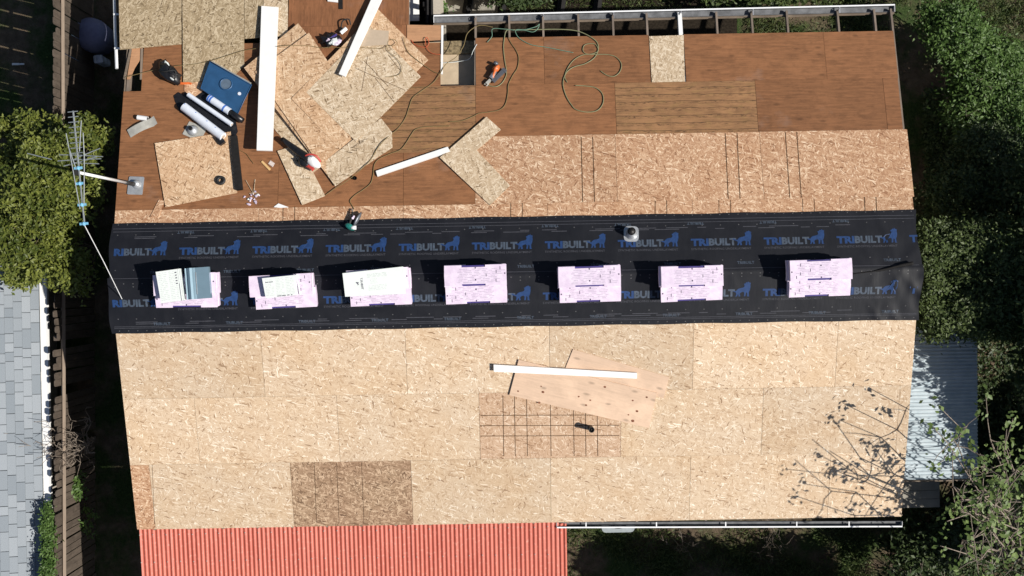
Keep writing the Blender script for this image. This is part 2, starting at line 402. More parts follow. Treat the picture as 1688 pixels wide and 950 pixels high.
def slabXD(name, pl, x0, x1, d0, d1, h, th, mat, parent):
    c = pl.pt((x0 + x1) / 2, (d0 + d1) / 2, h); mw = pl.frame(c)
    hx, hy = (x1 - x0) / 2, (d1 - d0) / 2
    return obj(name, MB().prism([(-hx, -hy), (hx, -hy), (hx, hy), (-hx, hy)], -th, 0.0), mat, parent, mw)
TH = .012
house = thing('house', 'long gabled house being reroofed, its bare wood deck half covered by black underlayment', 'house', Matrix.Translation((-.5, 0, 0)))
XL, XR = -7.32, 6.19
# walls
wl = MB()
for (x0, y0, x1, y1) in ((-6.9, -3.75, 5.85, -3.6), (-6.9, 3.35, 5.85, 3.5)):
    wl.box(((x0 + x1) / 2, (y0 + y1) / 2, 1.2), (x1 - x0, y1 - y0, 2.4))
obj('wall', wl, m_wall, house)
for x in (-6.83, 5.78):
    q = MB(); y0, y1 = -3.6, 3.35
    q.add([(x - .07, y0, 0), (x - .07, y1, 0), (x - .07, y1, HZ - .25 - T * 3.35), (x - .07, 0, HZ - .25), (x - .07, y0, HZ - .25 - T * 3.6)] +
          [(x + .07, y0, 0), (x + .07, y1, 0), (x + .07, y1, HZ - .25 - T * 3.35), (x + .07, 0, HZ - .25), (x + .07, y0, HZ - .25 - T * 3.6)],
          [(0, 4, 3, 2, 1), (5, 6, 7, 8, 9)] + [(i, (i + 1) % 5, 5 + (i + 1) % 5, 5 + i) for i in range(5)])
    obj('gable_wall', q, m_wall, house)
q = MB(); q.box((-3.6, 5.6, 1.05), (5.9, .12, 2.1)); q.box((-6.5, 4.5, 1.05), (.12, 2.2, 2.1)); q.box((-1.9, 4.5, 1.05), (.12, 2.2, 2.1)); obj('extension_wall', q, m_wall, house)
obj('ceiling', MB().box((-.5, -.1, 2.3), (12.5, 6.9, .06)), m_wall, house)
# south slope sheets: three full courses of 1.22 m and the rest under the underlayment
GAP = .0025
rowsS = [(.03, .838), (.838, 2.057), (2.057, 3.277), (3.277, 4.50)]
def course(pl, d0, d1, xs, mat, h=0.0, mats=None):
    out = []
    for i in range(len(xs) - 1):
        j = random.uniform(-.0015, .0015)
        out.append(slabXD('osb_sheet' if (mats or {}).get(i, mat).name.startswith('osb') else 'plywood_sheet', pl, xs[i] + GAP, xs[i + 1] - GAP, d0 + GAP * .4, d1 - GAP * .4, h + j, TH, (mats or {}).get(i, mat), house))
    return out
course(PS, *rowsS[0], [XL, -6.1, -3.66, -1.22, 1.22, 3.66, XR], m_osb_pale)
course(PS, *rowsS[1], [XL, -4.88, -2.44, 0, 2.44, 4.88, XR], m_osb_pale)
r2 = course(PS, *rowsS[2], [XL, -6.1, -3.66, -1.22, 1.22, 3.66, 6.0, XR], m_osb_pale, mats={3: m_osb_pink})
xa = PS.xd(250, 810)[0]; xb = PS.xd(481, 810)[0]; xc = PS.xd(679, 810)[0]
r3 = course(PS, *rowsS[3], [XL, xa, xb, xc, 0, 2.44, 4.88, XR], m_osb_pale, mats={0: m_osb_warm, 2: m_osb_brown})
def lines(sheet, pl, segs, wd, mat=m_line, name='printed_line'):
    """thin ink lines on a sheet, given as pixel segments"""
    q = MB(); mw = WM[sheet.name]; iv = mw.inverted()
    for (a, b, c, d) in segs:
        A, B = iv @ pl.at(a, b), iv @ pl.at(c, d); t = (B - A); t.z = 0; t.normalize(); s = Vector((-t.y, t.x, 0)) * wd / 2
        z = .0016
        q.add([Vector((p.x, p.y, z)) for p in (A - s, B - s, B + s, A + s)], [(0, 1, 2, 3)])
    return obj(name, q, mat, sheet, mw)
lines(r2[3], PS, [(x, 652, x + 1.5, 752) for x in (829, 848, 868, 907, 945, 964.5, 984)] + [(792, y, 1021, y - .8) for y in (685, 702, 719)], .011)
lines(r3[2], PS, [(x, 763, x + 4, 862) for x in (518, 555, 596)], .008)
lines(r3[1], PS, [(x, 766, x + 4, 864) for x in (251,)], .006)
# north slope: narrow OSB strip, one full OSB course, old plywood above the eave
def nx(px, py): return PN.xd(px, py)[0]
strip_x = [XL, nx(427, 340), nx(665, 336), nx(902.6, 334), nx(1141, 331), nx(1383.6, 326), XR]
st = course(PN, .03, 1.262, strip_x, m_osb_warm)
def vline(sheet, xs, ya, yb, wd): lines(sheet, PN, [(x, ya(x), x + (x - 844) / 844 * 1.2 * (yb(x) - ya(x)) / 25, yb(x)) for x in xs], wd)
top = lambda x: 346 - (x - 190) * .0171
lines(st[1], PN, [(466.7, 341, 466.4, 366), (486, 341, 485.8, 365.5)], .012)
lines(st[2], PN, [(842, 335, 842, 360), (861, 335, 861, 360)], .012)
lines(st[3], PN, [(1080, 331, 1080, 356), (1099, 331, 1099.4, 356)], .012)
lines(st[4], PN, [(1204, 330, 1204.6, 354), (1185, 330, 1185.6, 354), (1323, 328, 1323.6, 352), (1342, 328, 1342.7, 352)], .010)
lines(st[5], PN, [(1425, 325, 1426, 350), (1444, 325, 1445, 350)], .014)
ox = [nx(783, 300), nx(1016, 280), nx(1256, 275), XR + .03]
oc = course(PN, 1.262, 2.48, ox, m_osb_warm)
lines(oc[0], PN, [(958, 226, 960.5, 333), (977, 226, 980, 333)], .014)
lines(oc[1], PN, [(1195.5, 220, 1200.5, 328), (1215, 220, 1220, 328)], .014)
lines(oc[2], PN, [(1294.5, 218, 1302, 326), (1313.5, 218, 1321, 326)], .014)
# old plywood
course(PN, 1.262, 2.21, [XL, nx(459, 300), nx(665, 290), ox[0]], m_ply)
course(PN, 2.21, 2.48, [XL, nx(318, 230), nx(548, 230), ox[0]], m_ply, mats={2: m_ply_stain})
course(PN, 2.48, 3.43, [XL, nx(318, 180), nx(548, 180), nx(784, 180), nx(1015, 180), nx(1247, 170), nx(1459, 170), XR - .04], m_ply, mats={2: m_ply_stain, 4: m_ply_stain})
course(PN, 3.43, 4.325, [nx(784, 100), nx(897, 95), nx(1071, 95)], m_ply)
course(PN, 3.43, 4.325, [nx(1129, 95), nx(1360, 90), XR - .03], m_ply)
slab('osb_sheet', [(1070, 60), (1127, 58), (1129, 134.5), (1074.5, 136)], PN, .002, TH, m_osb_strip, house, label='small pale chip-board patch let into the old brown plywood')
# the part of this slope that runs on over the extension, out of the picture
x728, x690, x475, x205, x236 = nx(728, 100), nx(690, 60), nx(475, 40), nx(204.5, 100), nx(236, 100)
slabXD('plywood_sheet', PN, x236, nx(330, 110) - GAP, 3.43 + GAP, 4.3, 0, TH, m_ply, house)
slabXD('plywood_sheet', PN, nx(330, 110), x475 - GAP, 3.43 + GAP, 4.3, 0, TH, m_ply, house)
slabXD('plywood_sheet', PN, x475, nx(600, 60) - GAP, 3.43 + GAP, 4.6, 0, TH, m_ply_v, house)
slabXD('plywood_sheet', PN, nx(600, 60), x728 - .02, 3.43 + GAP, 4.25, 0, TH, m_ply, house)
slabXD('plywood_sheet', PN, nx(600, 60), nx(674, 30), 4.255, 4.6, 0, TH, m_ply_v, house)
slabXD('plywood_sheet', PN, x475, nx(674, 10), 4.605, 6.0, 0, TH, m_ply_v, house)
slab('plywood_sheet', [(671, 41), (727, 42), (727, 66), (671, 69)], PN, .012, TH, m_ply_light, house, label='pale orange plywood piece at the corner of the eave')
for i, px in enumerate(([(195, -40), (299, -40), (299, 73), (197.5, 82)], [(300, -40), (402, -40), (402.5, 108), (385, 126), (302, 138)], [(403, -40), (434, -40), (432.5, 62), (403, 64)])):
    slab('osb_sheet', px, PN, .03, TH, m_osb_grey, house)
slab('osb_sheet', [(435, -40), (475, -40), (474, 60), (433.5, 62)], PN, .031, TH, m_osb_strip, house)
slab('osb_sheet', [(303.5, 120), (345, 112), (335, 150), (318, 162), (304, 150)], PN, .014, TH, m_osb_warm, house)
# slanting board over the gap at the rake and the gap's edge board
slab('rake_board', [(214, 79), (217.5, 79), (206, 130), (203, 130)], PN, .016, .04, m_wood_grey, house)
slab('plywood_sheet', [(218, 79), (235, 79), (235, 92), (222, 112), (214, 131), (209, 131)], PN, .004, TH, m_ply_light, house)
slab('rake_board', [(232, 80), (235.5, 80), (233.5, 131), (230.5, 131)], PN, .018, .02, m_rail, house)
# opening in the deck with the ceiling board below
slab('ceiling_board', [(700, 70), (800, 67), (800, 170), (700, 170)], PN, -.26, .02, m_ceiling, house)
slab('opening_edge', [(727.5, 42), (730.8, 42), (729.8, 122), (726.8, 122)], PN, .02, .03, m_white, house)
slab('opening_edge', [(782, 67), (783.6, 67), (783.6, 141), (782, 141)], PN, .002, .10, m_rafter, house)
slab('insulation_batt', [(731, 68), (781, 67), (781, 88), (731, 89)], PN, -.21, .04, plain('dusty_insulation', (.22, .17, .10), .9, .1, 0, .6, 22), house)
# rafters: tails show past the cut edge of the deck
for px in (784, 840, 896, 954.4, 1011.8, 1068, 1123, 1183.7, 1242, 1300.7, 1385, 1446, 1474):
    x = nx(px, 60); wm = m_white if px == 1123 else m_rafter
    c = PN.pt(x, 2.55, -TH - .05); mw = PN.frame(c)
    obj('rafter', MB().box((0, 0, 0), (.034 if px != 1123 else .07, 4.42, .09)), wm, house, mw)
for i in range(22):
    x = XL + .3 + i * .61
    if x > XR: break
    c = PS.pt(x, 2.35, -TH - .075); obj('rafter', MB().box((0, 0, 0), (.04, 4.35, .14)), m_rafter, house, PS.frame(c))
for x in (XL + .06, nx(330, 50), nx(480, 20), nx(600, 20), nx(672, 20)):
    c = PN.pt(x, 3.0, -TH - .075); obj('rafter', MB().box((0, 0, 0), (.04, 6.0, .14)), m_rafter, house, PN.frame(c))
# rake fascia boards
for pl, a, b in ((PN, .02, 4.3), (PS, .02, 4.5)):
    for x in (XL + .012, XR - .065):
        obj('rake_fascia', MB().box((0, 0, 0), (.02, b - a, .13)), m_wood_grey, house, pl.frame(pl.pt(x, (a + b) / 2, -TH - .068)))
# fascia and gutter of the north eave
def gutter(A, B, out, depth=.09, width=.12):
    A, B = Vector(A), Vector(B); t = (B - A); Lg = t.length; t.normalize(); o = (out - t * out.dot(t)).normalized()
    mw = Matrix(((t.x, o.x, 0, A.x), (t.y, o.y, 0, A.y), (t.z, o.z, 1, A.z), (0, 0, 0, 1)))
    gt = obj('gutter', MB().box((Lg / 2, width / 2, -depth), (Lg, width - .012, .004)).box((Lg / 2, .003, -depth / 2 - .01), (Lg, .006, depth - .02)).box((Lg / 2, width, -depth / 2 - .004), (Lg, .006, depth)), m_trough, house, mw)
    obj('gutter_lip', MB().box((Lg / 2, width + .004, .003), (Lg, .024, .012)), m_white_metal, gt, mw)
    for s in (0, Lg): obj('end_cap', MB().box((s, width / 2, -depth / 2), (.006, width, depth)), m_white_metal, gt, mw)
    return gt, mw, Lg
A = PN.at(715, 37.5, -.04); B = PN.at(1475, 19.5, -.04)
obj('fascia', MB().tube([A + Vector((0, -.014, -.03)), B + Vector((0, -.014, -.03))], .016, 4).tube([A + Vector((0, -.014, -.08)), B + Vector((0, -.014, -.08))], .018, 4), m_wood_grey, house)
gt, gm, Lg = gutter(A, B, Vector((0, 1, 0)), .08, .115)
for px in (784, 896, 1011.8, 1123, 1242, 1385):
    s = (gm.inverted() @ PN.at(px, 30, -.04)).x
    obj('bracket', MB().box((s, .06, .003), (.018, .12, .006)), m_silver, gt, gm)
    obj('strap', MB().tube(catmull([(s - .05, 0, -.01), (s - .03, .05, .02), (s, .09, 0)], 4), .006, 5), m_black, gt, gm)
A = PS.at(918, 861, -.05); B = PS.at(1487, 859, -.05)
gt, gm, Lg = gutter(A + Vector((0, -.005, 0)), B + Vector((0, -.005, 0)), Vector((0, -1, 0)), .09, .085)
for px in (966, 1082, 1196, 1313, 1399):
    s = (gm.inverted() @ PS.at(px, 863, -.05)).x
    obj('bracket', MB().box((s, .045, .003), (.02, .09, .006)), m_white_metal, gt, gm)
obj('fascia', MB().box(((A.x + B.x) / 2, A.y + .02, A.z - .07), (B.x - A.x, .02, .14)), m_wood_grey, house)
# white tube along the extension's rake
P = [PN.at(188, -30, -.12), PN.at(190, 50, -.12), PN.at(192.5, 113, -.12)]
obj('downspout', MB().tube(P, .028, 8), m_white_metal, house)
for y in (24, 80): obj('pipe_clip', MB().box(PN.at(192 + y * .03, y, -.09), (.12, .03, .03)), m_white_metal, house)
# ------------------------------------------------------------------ red corrugated patio roof below the south eave
def corrug(x0, x1, pitch, amp, L, seg=6, th=.0):
    q = MB(); n = int(round((x1 - x0) / pitch * seg))
    for j in (0, 1):
        for i in range(n + 1):
            x = x0 + (x1 - x0) * i / n
            q.v.append((x, -L * j, amp * math.cos(2 * math.pi * x / pitch)))
    for i in range(n): q.f.append((i, n + 1 + i, n + 2 + i, i + 1))
    return q
patio = thing('patio_roof', 'salmon red corrugated metal patio roof tucked under the house eave', 'patio roof', Matrix.Translation((-3.5, -5, 0)))
zP = HZ - 4.5 * SP - .07
A = unz(230, 871, zP); B = unz(917, 857, zP)
t = (B - A); Lr = t.length; t.normalize(); dn = Vector((t.y, -t.x, -.10)).normalized(); nn = t.cross(-dn).normalized()
yy = -dn
mw0 = Matrix(((t.x, yy.x, nn.x, A.x), (t.y, yy.y, nn.y, A.y), (t.z, yy.z, nn.z, A.z), (0, 0, 0, 1)))
pit = Lr / 95.0; edges = [0, 7, 17, 27, 37, 47, 57, 62, 72, 82, 95]
for i in range(len(edges) - 1):
    a, b = edges[i] * pit, edges[i + 1] * pit
    q = corrug(a, b + pit * .55, pit, .0115, 2.9)
    obj('roof_panel', q, m_redroof, patio, mw0 @ Matrix.Translation((0, 0, .002 * (i % 2) + .001)), smooth=True)
q = corrug(95 * pit + .0, 97.3 * pit, pit, .014, 2.85); obj('roof_panel', q, m_redroof, patio, mw0 @ Matrix.Translation((0, -.07, -.004)), smooth=True)
q = MB()
for yv in (-.12, -.62, -1.12):
    for i in range(0, 96, 3): q.cyl((i * pit, yv + random.uniform(-.01, .01), .010), (i * pit, yv, .020), .011, .008, 6)
stuff(obj('screws', q, m_lead, patio, mw0))
for yv in (-.3, -1.6, -2.8): obj('beam', MB().box((Lr / 2, yv, -.075), (Lr, .05, .11)), m_rafter, patio, mw0)
for xv in (.1, Lr / 2, Lr - .1):
    p = mw0 @ Vector((xv, -2.8, -.13)); obj('post', MB().box((p.x, p.y, p.z / 2), (.09, .09, p.z)), m_rafter, patio)
# ------------------------------------------------------------------ shed with pale corrugated roof east of the house
zS = 2.15
A = unz(1487, 540, zS); B = unz(1612, 540, zS + .0); C = unz(1487, 790, zS)
shed = thing('shed', 'lean-to shed with pale blue-grey corrugated roof beside the house gable', 'shed', Matrix.Translation((7.1, -2.6, 0)))
Ws = B.x - A.x; Ls = A.y - C.y; ps = .066
for i in range(4):
    a = i * Ls / 4
    q = corrug(-a - Ls / 4 - .03, -a, ps, .017, Ws)
    # local x -> world y, local -y -> world +x, falling slightly to the east
    mw = Matrix(((0, -1, 0, A.x), (1, 0, 0, A.y), (0, 0.05, 1, zS + .003 * (i % 2)), (0, 0, 0, 1)))
    obj('roof_panel', q, m_shedroof, shed, mw, smooth=True)
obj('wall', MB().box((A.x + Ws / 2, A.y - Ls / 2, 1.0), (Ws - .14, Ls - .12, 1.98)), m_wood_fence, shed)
obj('fascia', MB().box((A.x + Ws / 2, C.y - .045, zS - .06), (Ws, .02, .1), Matrix.Identity(4)), m_wood_grey, shed)
p = unz(1517, 815, 1.2)
bench = thing('work_bench', 'grey weathered plank bench standing below the shed end', 'bench', Matrix.Translation((p.x, p.y, 0)))
for i in range(3): obj('plank', MB().box((p.x, p.y - .17 + i * .165, 1.2), (.72, .158, .035)), m_shade_grey, bench)
for sx in (-.3, .3):
    for sy in (-.18, .16): obj('leg', MB().box((p.x + sx, p.y + sy, .59), (.06, .06, 1.18)), m_wood_grey, bench)
# ------------------------------------------------------------------ neighbour's house to the west
zN = 1.76
E0 = unz(70, 480, zN); E1 = unz(70, 950, zN); XE = (E0.x + E1.x) / 2 - .02
nb = thing('neighbour_house', 'neighbouring house with grey shingle roof and white gutter along the fence', 'house', Matrix.Translation((XE - 3, -4, 0)))
pitchN = .22
Y0, Y1 = .9, -7.0
a = math.atan(pitchN)
mwN = Matrix.Translation((XE, 0, zN)) @ Matrix.Rotation(a, 4, 'Y')     # local -x climbs to the west
obj('roof_deck', MB().box((-2.4, (Y0 + Y1) / 2, -.03), (4.8, Y0 - Y1, .04)), m_shingle_dark, nb, mwN)
tabm = []
for wv in (.24, .30, .36, .17): tabm.append((wv, MB().box((0, 0, .004), (.148, wv - .012, .009)).mesh('shingle')))
for tm in tabm: tm[1].materials.append(m_shingle)
for cI in range(9):
    y = Y0 - random.uniform(0, .3); 
    while y > Y1:
        wv, me = random.choice(tabm)
        lift = random.choice((0, .004, .008))
        if y < Y0 - .0: obj('shingle', me, None, nb, mwN @ Matrix.Translation((-.07 - cI * .150, y - wv / 2, lift + .001 * (cI % 2))) @ Matrix.Rotation(-.03, 4, 'Y'))
        y -= wv
gx = XE + .07
gtr = obj('gutter', MB().box((gx, (Y0 + Y1) / 2, zN - .075), (.125, Y0 - Y1, .10)), m_white, nb)
obj('gutter_lip', MB().box((gx + .066, (Y0 + Y1) / 2, zN - .035), (.012, Y0 - Y1, .03)), m_white, gtr)
obj('wall', MB().box((XE - 2.6, (Y0 + Y1) / 2, .85), (4.4, Y0 - Y1 - .3, 1.7)), m_wall, nb)
# ------------------------------------------------------------------ fence between the two houses
ZF = 2.0
F0 = unz(87, 0, ZF); F1 = unz(90, 950, ZF)
fence = thing('fence', 'weathered wooden picket fence running between the two houses', 'fence', Matrix.Translation(((F0.x + F1.x) / 2, 0, 0)))
def fx(y): return F0.x + (F1.x - F0.x) * (F0.y - y) / (F0.y - F1.y)
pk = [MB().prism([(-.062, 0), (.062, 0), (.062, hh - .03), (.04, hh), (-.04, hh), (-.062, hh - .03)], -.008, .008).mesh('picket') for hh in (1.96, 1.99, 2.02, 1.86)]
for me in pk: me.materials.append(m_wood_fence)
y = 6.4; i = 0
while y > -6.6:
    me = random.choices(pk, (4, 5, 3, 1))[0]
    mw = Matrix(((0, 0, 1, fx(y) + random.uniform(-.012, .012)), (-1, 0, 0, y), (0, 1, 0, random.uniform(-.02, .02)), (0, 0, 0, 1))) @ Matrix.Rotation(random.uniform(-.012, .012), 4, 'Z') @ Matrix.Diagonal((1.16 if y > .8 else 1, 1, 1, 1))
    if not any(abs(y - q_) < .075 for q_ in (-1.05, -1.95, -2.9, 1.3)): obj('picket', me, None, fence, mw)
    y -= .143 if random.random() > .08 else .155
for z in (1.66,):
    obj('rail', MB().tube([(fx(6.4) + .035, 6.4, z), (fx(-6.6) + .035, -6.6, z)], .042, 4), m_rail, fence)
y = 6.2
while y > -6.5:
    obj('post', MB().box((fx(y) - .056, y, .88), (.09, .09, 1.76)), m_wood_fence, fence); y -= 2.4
# ================================================================== UNDERLAYMENT
def text_geo(txt, bold=.02):
    cu = bpy.data.curves.new('tmp', 'FONT'); cu.body = txt; cu.size = 1.0; cu.offset = bold; cu.resolution_u = 2; cu.space_character = 1.02
    o = bpy.data.objects.new('tmp', cu); COL.objects.link(o)
    dg = bpy.context.evaluated_depsgraph_get(); dg.update(); me = bpy.data.meshes.new_from_object(o.evaluated_get(dg))
    v = np.array([q.co[:2] for q in me.vertices]); f = [tuple(p.vertices) for p in me.polygons]
    bpy.data.objects.remove(o); bpy.data.curves.remove(cu); bpy.data.meshes.remove(me)
    v -= v.min(0); v /= v.max(0); return v, f          # unit box
TG = {k: text_geo(k, b) for k, b in (('TRI', .055), ('BUILT', .05), ('TRIBUILT', .02), ('SYNTHETIC ROOFING UNDERLAYMENT', .012))}
WOLF = [(0, .42), (.07, .47), (.14, .42), (.24, .36), (.30, .46), (.38, .54), (.50, .57), (.60, .60), (.66, .68), (.65, .78), (.62, .84), (.70, .88), (.74, .95), (.80, .94), (.84, 1.0), (.88, .94), (.97, .90), (.95, .80), (.96, .62), (.93, .42), (.88, .28), (.89, .04), (.93, 0), (.80, 0), (.80, .24), (.75, .28), (.72, .02), (.64, 0), (.66, .26), (.60, .32), (.50, .28), (.44, .20), (.47, .02), (.38, 0), (.37, .12), (.34, .16), (.31, .02), (.22, 0), (.26, .14), (.25, .27), (.14, .33), (.07, .36)]
rw = np.random.default_rng(3)
WR = [(rw.uniform(5.3, 6.4), rw.uniform(-.05, 1.0), rw.uniform(-.7, .7), rw.uniform(.03, .08), rw.uniform(.15, .45), rw.uniform(.004, .014)) for _ in range(26)]
WRL = [(rw.uniform(-7.4, -5.6), rw.uniform(.5, 1.0), rw.uniform(-.6, .6), rw.uniform(.02, .05), rw.uniform(.1, .3), rw.uniform(.003, .007)) for _ in range(12)]
WRA = [(rw.uniform(-7, 5.5), rw.uniform(.0, 1.0), rw.uniform(-1.3, 1.3), rw.uniform(.03, .07), rw.uniform(.15, .5), rw.uniform(.002, .006)) for _ in range(46)]
def und(X, v, strip):          # film height; v = signed distance down the slope from the ridge
    z = .004 + .0016 * math.sin(X * 3.1 + v * 9) + .0012 * math.sin(X * 7.7 - v * 4)
    for (x, d, a, s, l, am) in (WR if strip else WR[:7]) + (WRL + WRA[:23] if strip else WRA[23:]):
        dx, dd = X - x, v - d; p = dx * math.cos(a) + dd * math.sin(a); q = -dx * math.sin(a) + dd * math.cos(a)
        if abs(p) < 3 * s and abs(q) < 2.5 * l: z += am * math.exp(-(p / s) ** 2 - (q / l) ** 2)
    return z
def fpt(X, v, h, north):       # v>0 on the film's own slope, v<0 over the ridge on the other
    pl = PN if (north == (v >= 0)) else PS
    p = pl.pt(X, abs(v), h)
    if abs(v) < .06: p.z -= .0
    return p
def film(name, X0, X1, v0, v1, north, base, label):
    q = MB(); nx_, ny_ = 260, 26
    for j in range(ny_ + 1):
        for i in range(nx_ + 1):
            X = X0 + (X1 - X0) * i / nx_; v = v0 + (v1 - v0) * j / ny_
            e = .012 * math.sin(X * 4.3) * (1 if j in (0, ny_) else 0) * .5
            X2 = X + (.02 * math.sin(v * 6 + 1) if i in (0, nx_) else 0)
            q.v.append(fpt(X2, v + e, base + und(X2, v, not north), north))
    for j in range(ny_):
        for i in range(nx_):
            a = j * (nx_ + 1) + i; f = (a, a + 1, a + nx_ + 2, a + nx_ + 1); q.f.append(f if not north else f[::-1])
    o = obj(name, q, m_under, None, smooth=True)
    if o.data.polygons[50].normal.z < 0: o.data.flip_normals()
    return tag(o, label, 'underlayment')
fx0 = PN.xd(181, 420)[0]; fx1 = PN.xd(1514, 400)[0]
vN = [PN.xd(x, y)[1] for x, y in ((850, 357.5),)][0]; vS = PS.xd(850, 538.5)[1]
filmN = film('underlayment_strip', fx0, fx1, .005, vN, True, .002, 'black printed underlayment strip on the plywood side of the ridge, holding a vent flashing')
filmS = film('underlayment_strip', fx0 - .02, fx1 + .02, -.075, vS, False, .006, 'black printed underlayment strip with crinkled end lying under the shingle stacks')
class Ink:
    def __init__(s, north): s.n = north; s.q = MB(); s.base = .0045 if north else .0085
    def geo(s, v, f, X, d, w, h, flip=False):    # lower-left corner at (X, d) going up the picture
        V = []
        for a, b in v:
            if flip: a, b = 1 - a, 1 - b
            x = X + a * w; up = b * h
            dd = d + up if s.n else d - up
            V.append(fpt(x, dd, s.base + und(x, dd, not s.n), s.n))
        used = sorted({i for t_ in f for i in t_}); rm = {a: i for i, a in enumerate(used)}
        s.q.add([V[i] for i in used], [tuple(rm[i] for i in t_) for t_ in f]); return s
    def put(s, name, mat, par):
        o = obj(name, s.q, mat, par)
        return o
def rect(n=1): 
    v = [(i / n, b) for b in (0, 1) for i in range(n + 1)]; return np.array(v), [(i, i + 1, n + 2 + i, n + 1 + i) for i in range(n)]
oct8 = (np.array([(.5 + .5 * math.cos(k * math.pi / 3), .5 + .5 * math.sin(k * math.pi / 3)) for k in range(6)]), [tuple(range(6))])
wolf = (np.array(WOLF), [tuple(range(len(WOLF)))])
m_ = 1 / 97.5
def letters(fs):
    par = {}
    def fd(a):
        while par.setdefault(a, a) != a: a = par[a]
        return a
    for f in fs:
        for b in f[1:]: par[fd(b)] = fd(f[0])
    g_ = {}
    for f in fs: g_.setdefault(fd(f[0]), []).append(f)
    return list(g_.values())
def marks(film_o, north, x0, k0, k1, base_d, X_of, small):
    pit = 120.5
    for k in range(k0, k1):
        X = X_of(x0 + k * pit)
        for nm, w0, wd, mt, key in (('lettering', 0, 29, m_blue_ink, 'TRI'), ('lettering', 29.5, 45, m_grey_ink, 'BUILT')):
            xa_ = X + w0 * m_
            vv_ = TG[key][0]
            for lf in [q_ for q_ in letters(TG[key][1]) if xa_ + wd * m_ * min(vv_[i_][0] for t_ in q_ for i_ in t_) > fx0 + .01 and xa_ + wd * m_ * max(vv_[i_][0] for t_ in q_ for i_ in t_) < fx1]: Ink(north).geo(TG[key][0], lf, xa_, base_d, wd * m_, 12.5 * m_).put('letter', mt, film_o)
        if X + 99 * m_ < fx1: Ink(north).geo(*wolf, X + 68 * m_, base_d, 33 * m_, 25 * m_).put('emblem', m_blue_ink, film_o)
        xs = max(X, fx0 + .02)
        if X > fx0 and X + 98 * m_ < fx1: Ink(north).geo(*TG['SYNTHETIC ROOFING UNDERLAYMENT'], X, base_d - (7 * m_ if north else -7 * m_), 98 * m_, 3.6 * m_).put('lettering', m_dim_ink, film_o)['kind'] = 'stuff'
    for (sx, d, flip) in small:
        for k in range(0, 13):
            X = X_of(sx + k * pit)
            if X < fx0 or X + 28 * m_ > fx1: continue
            Ink(north).geo(*TG['TRIBUILT'], X, d, 28 * m_, 4.6 * m_, flip).put('lettering', m_grey_ink, film_o)['kind'] = 'stuff'
bN = PN.xd(844, 411.3)[1]; bS = PS.xd(844, 495.2)[1]
XN = lambda px: PN.xd(px, 411)[0]; XS = lambda px: PS.xd(px, 495)[0]
marks(filmN, True, 175.3, 0, 12, bN, XN, [(170.5, PN.xd(844, 376)[1], True), (129, PN.xd(844, 442)[1], False)])
marks(filmS, False, 171.8, 0, 12, bS, XS, [(128.5, PS.xd(844, 526)[1], False)])
for fo, north, rows, lns in ((filmN, True, ((361, 15), (378, 30), (436, 30)), (367, 372)), (filmS, False, ((452, 15), (463, 30), (516, 30), (535.5, 15)), (528, 446.5, 530.5))):
    pl = PN if north else PS
    I = Ink(north)
    for y, s in rows:
        d = pl.xd(844, y)[1]; x = fx0 + .1
        while x < fx1 - .05: I.geo(*oct8, x, d, .024, .02); x += s * m_
    stuff(I.put('printed_dots', plain('dot_ink', (.075, .075, .078), .6, .3, 0, .4, 40), fo))
    I = Ink(north)
    for y in lns:
        d = pl.xd(844, y)[1]
        if y == 446.5: d = -.06
        I.geo(*rect(200), fx0 + .03, d, fx1 - fx0 - .06, .008)
    rr = random.Random(5)
    for y in ((381, 383.5) if north else (521, 524)):
        d = pl.xd(844, y)[1]; x = fx0 + .4
        while x < fx1 - 1.0:
            ln = rr.uniform(.15, .5); I.geo(*rect(8), x, d, ln, .012); x += ln + rr.uniform(.08, .7)
    stuff(I.put('printed_lines', m_dim_ink, fo))
# loose fold at the east end of the lap
P = [PS.at(1405, 452, .02), PS.at(1450, 446, .03), PS.at(1480, 439, .035), PS.at(1505, 434, .03)]
obj('fold', MB().tube(catmull(P, 5), [.008] * 5 + [.02] * 6 + [.03] * 5, 6), m_black_matt, filmS, smooth=True)
# ================================================================== SHINGLE BUNDLES
BL, BW, BT = 1.015, .338, .086
def bundle_meshes(seed):
    r = random.Random(seed); hx, hy = BL / 2, BW / 2; nw, nd = .20, .034
    n0, n1 = -nw + r.uniform(-.05, .05), nw + r.uniform(-.05, .05)
    out = [(-hx, -hy), (n0, -hy), (n0, -hy + nd * .8), (n1, -hy + nd * .8), (n1, -hy), (hx, -hy), (hx + r.uniform(-.008, .008), 0), (hx, hy), (n1, hy), (n1, hy - nd), (n0, hy - nd), (n0, hy), (-hx, hy), (-hx + r.uniform(-.008, .008), 0)]
    a = MB().prism(out, .002, BT).mesh('wrapper'); a.materials.append(m_pink)
    b = MB().box((0, 0, BT / 2 - .006), (BL - .03, BW - .012, BT - .02)).mesh('shingle_pack'); b.materials.append(m_purple)
    c = MB(); z = BT + .0014
    for j in range(9):
        y = -.12 + j * .027; x = -.30 + (j % 3) * .02
        while x < .34:
            ln = r.uniform(.04, .16); c.add([(x, y, z), (x + ln, y, z), (x + ln, y + .011, z), (x, y + .011, z)], [(0, 1, 2, 3)]); x += ln + r.uniform(.02, .09)
    c = c.mesh('printing'); c.materials.append(m_print)
    d = MB(); z += .001
    for x, y in ((.40, .11), (.335, .055), (.17, .0), (.33, -.09)): d.add([(x, y - .025, z), (x + .009, y - .025, z), (x + .009, y + .025, z), (x, y + .025, z)], [(0, 1, 2, 3)])
    for x, y in ((-.01, .12), (-.01, -.075), (.47, .02)): d.add([(x, y - .01, z), (x + .02, y - .01, z), (x + .02, y + .012, z), (x, y + .012, z)], [(0, 1, 2, 3)])
    d = d.mesh('print_mark'); d.materials.append(m_print_dark)
    return a, b, c, d
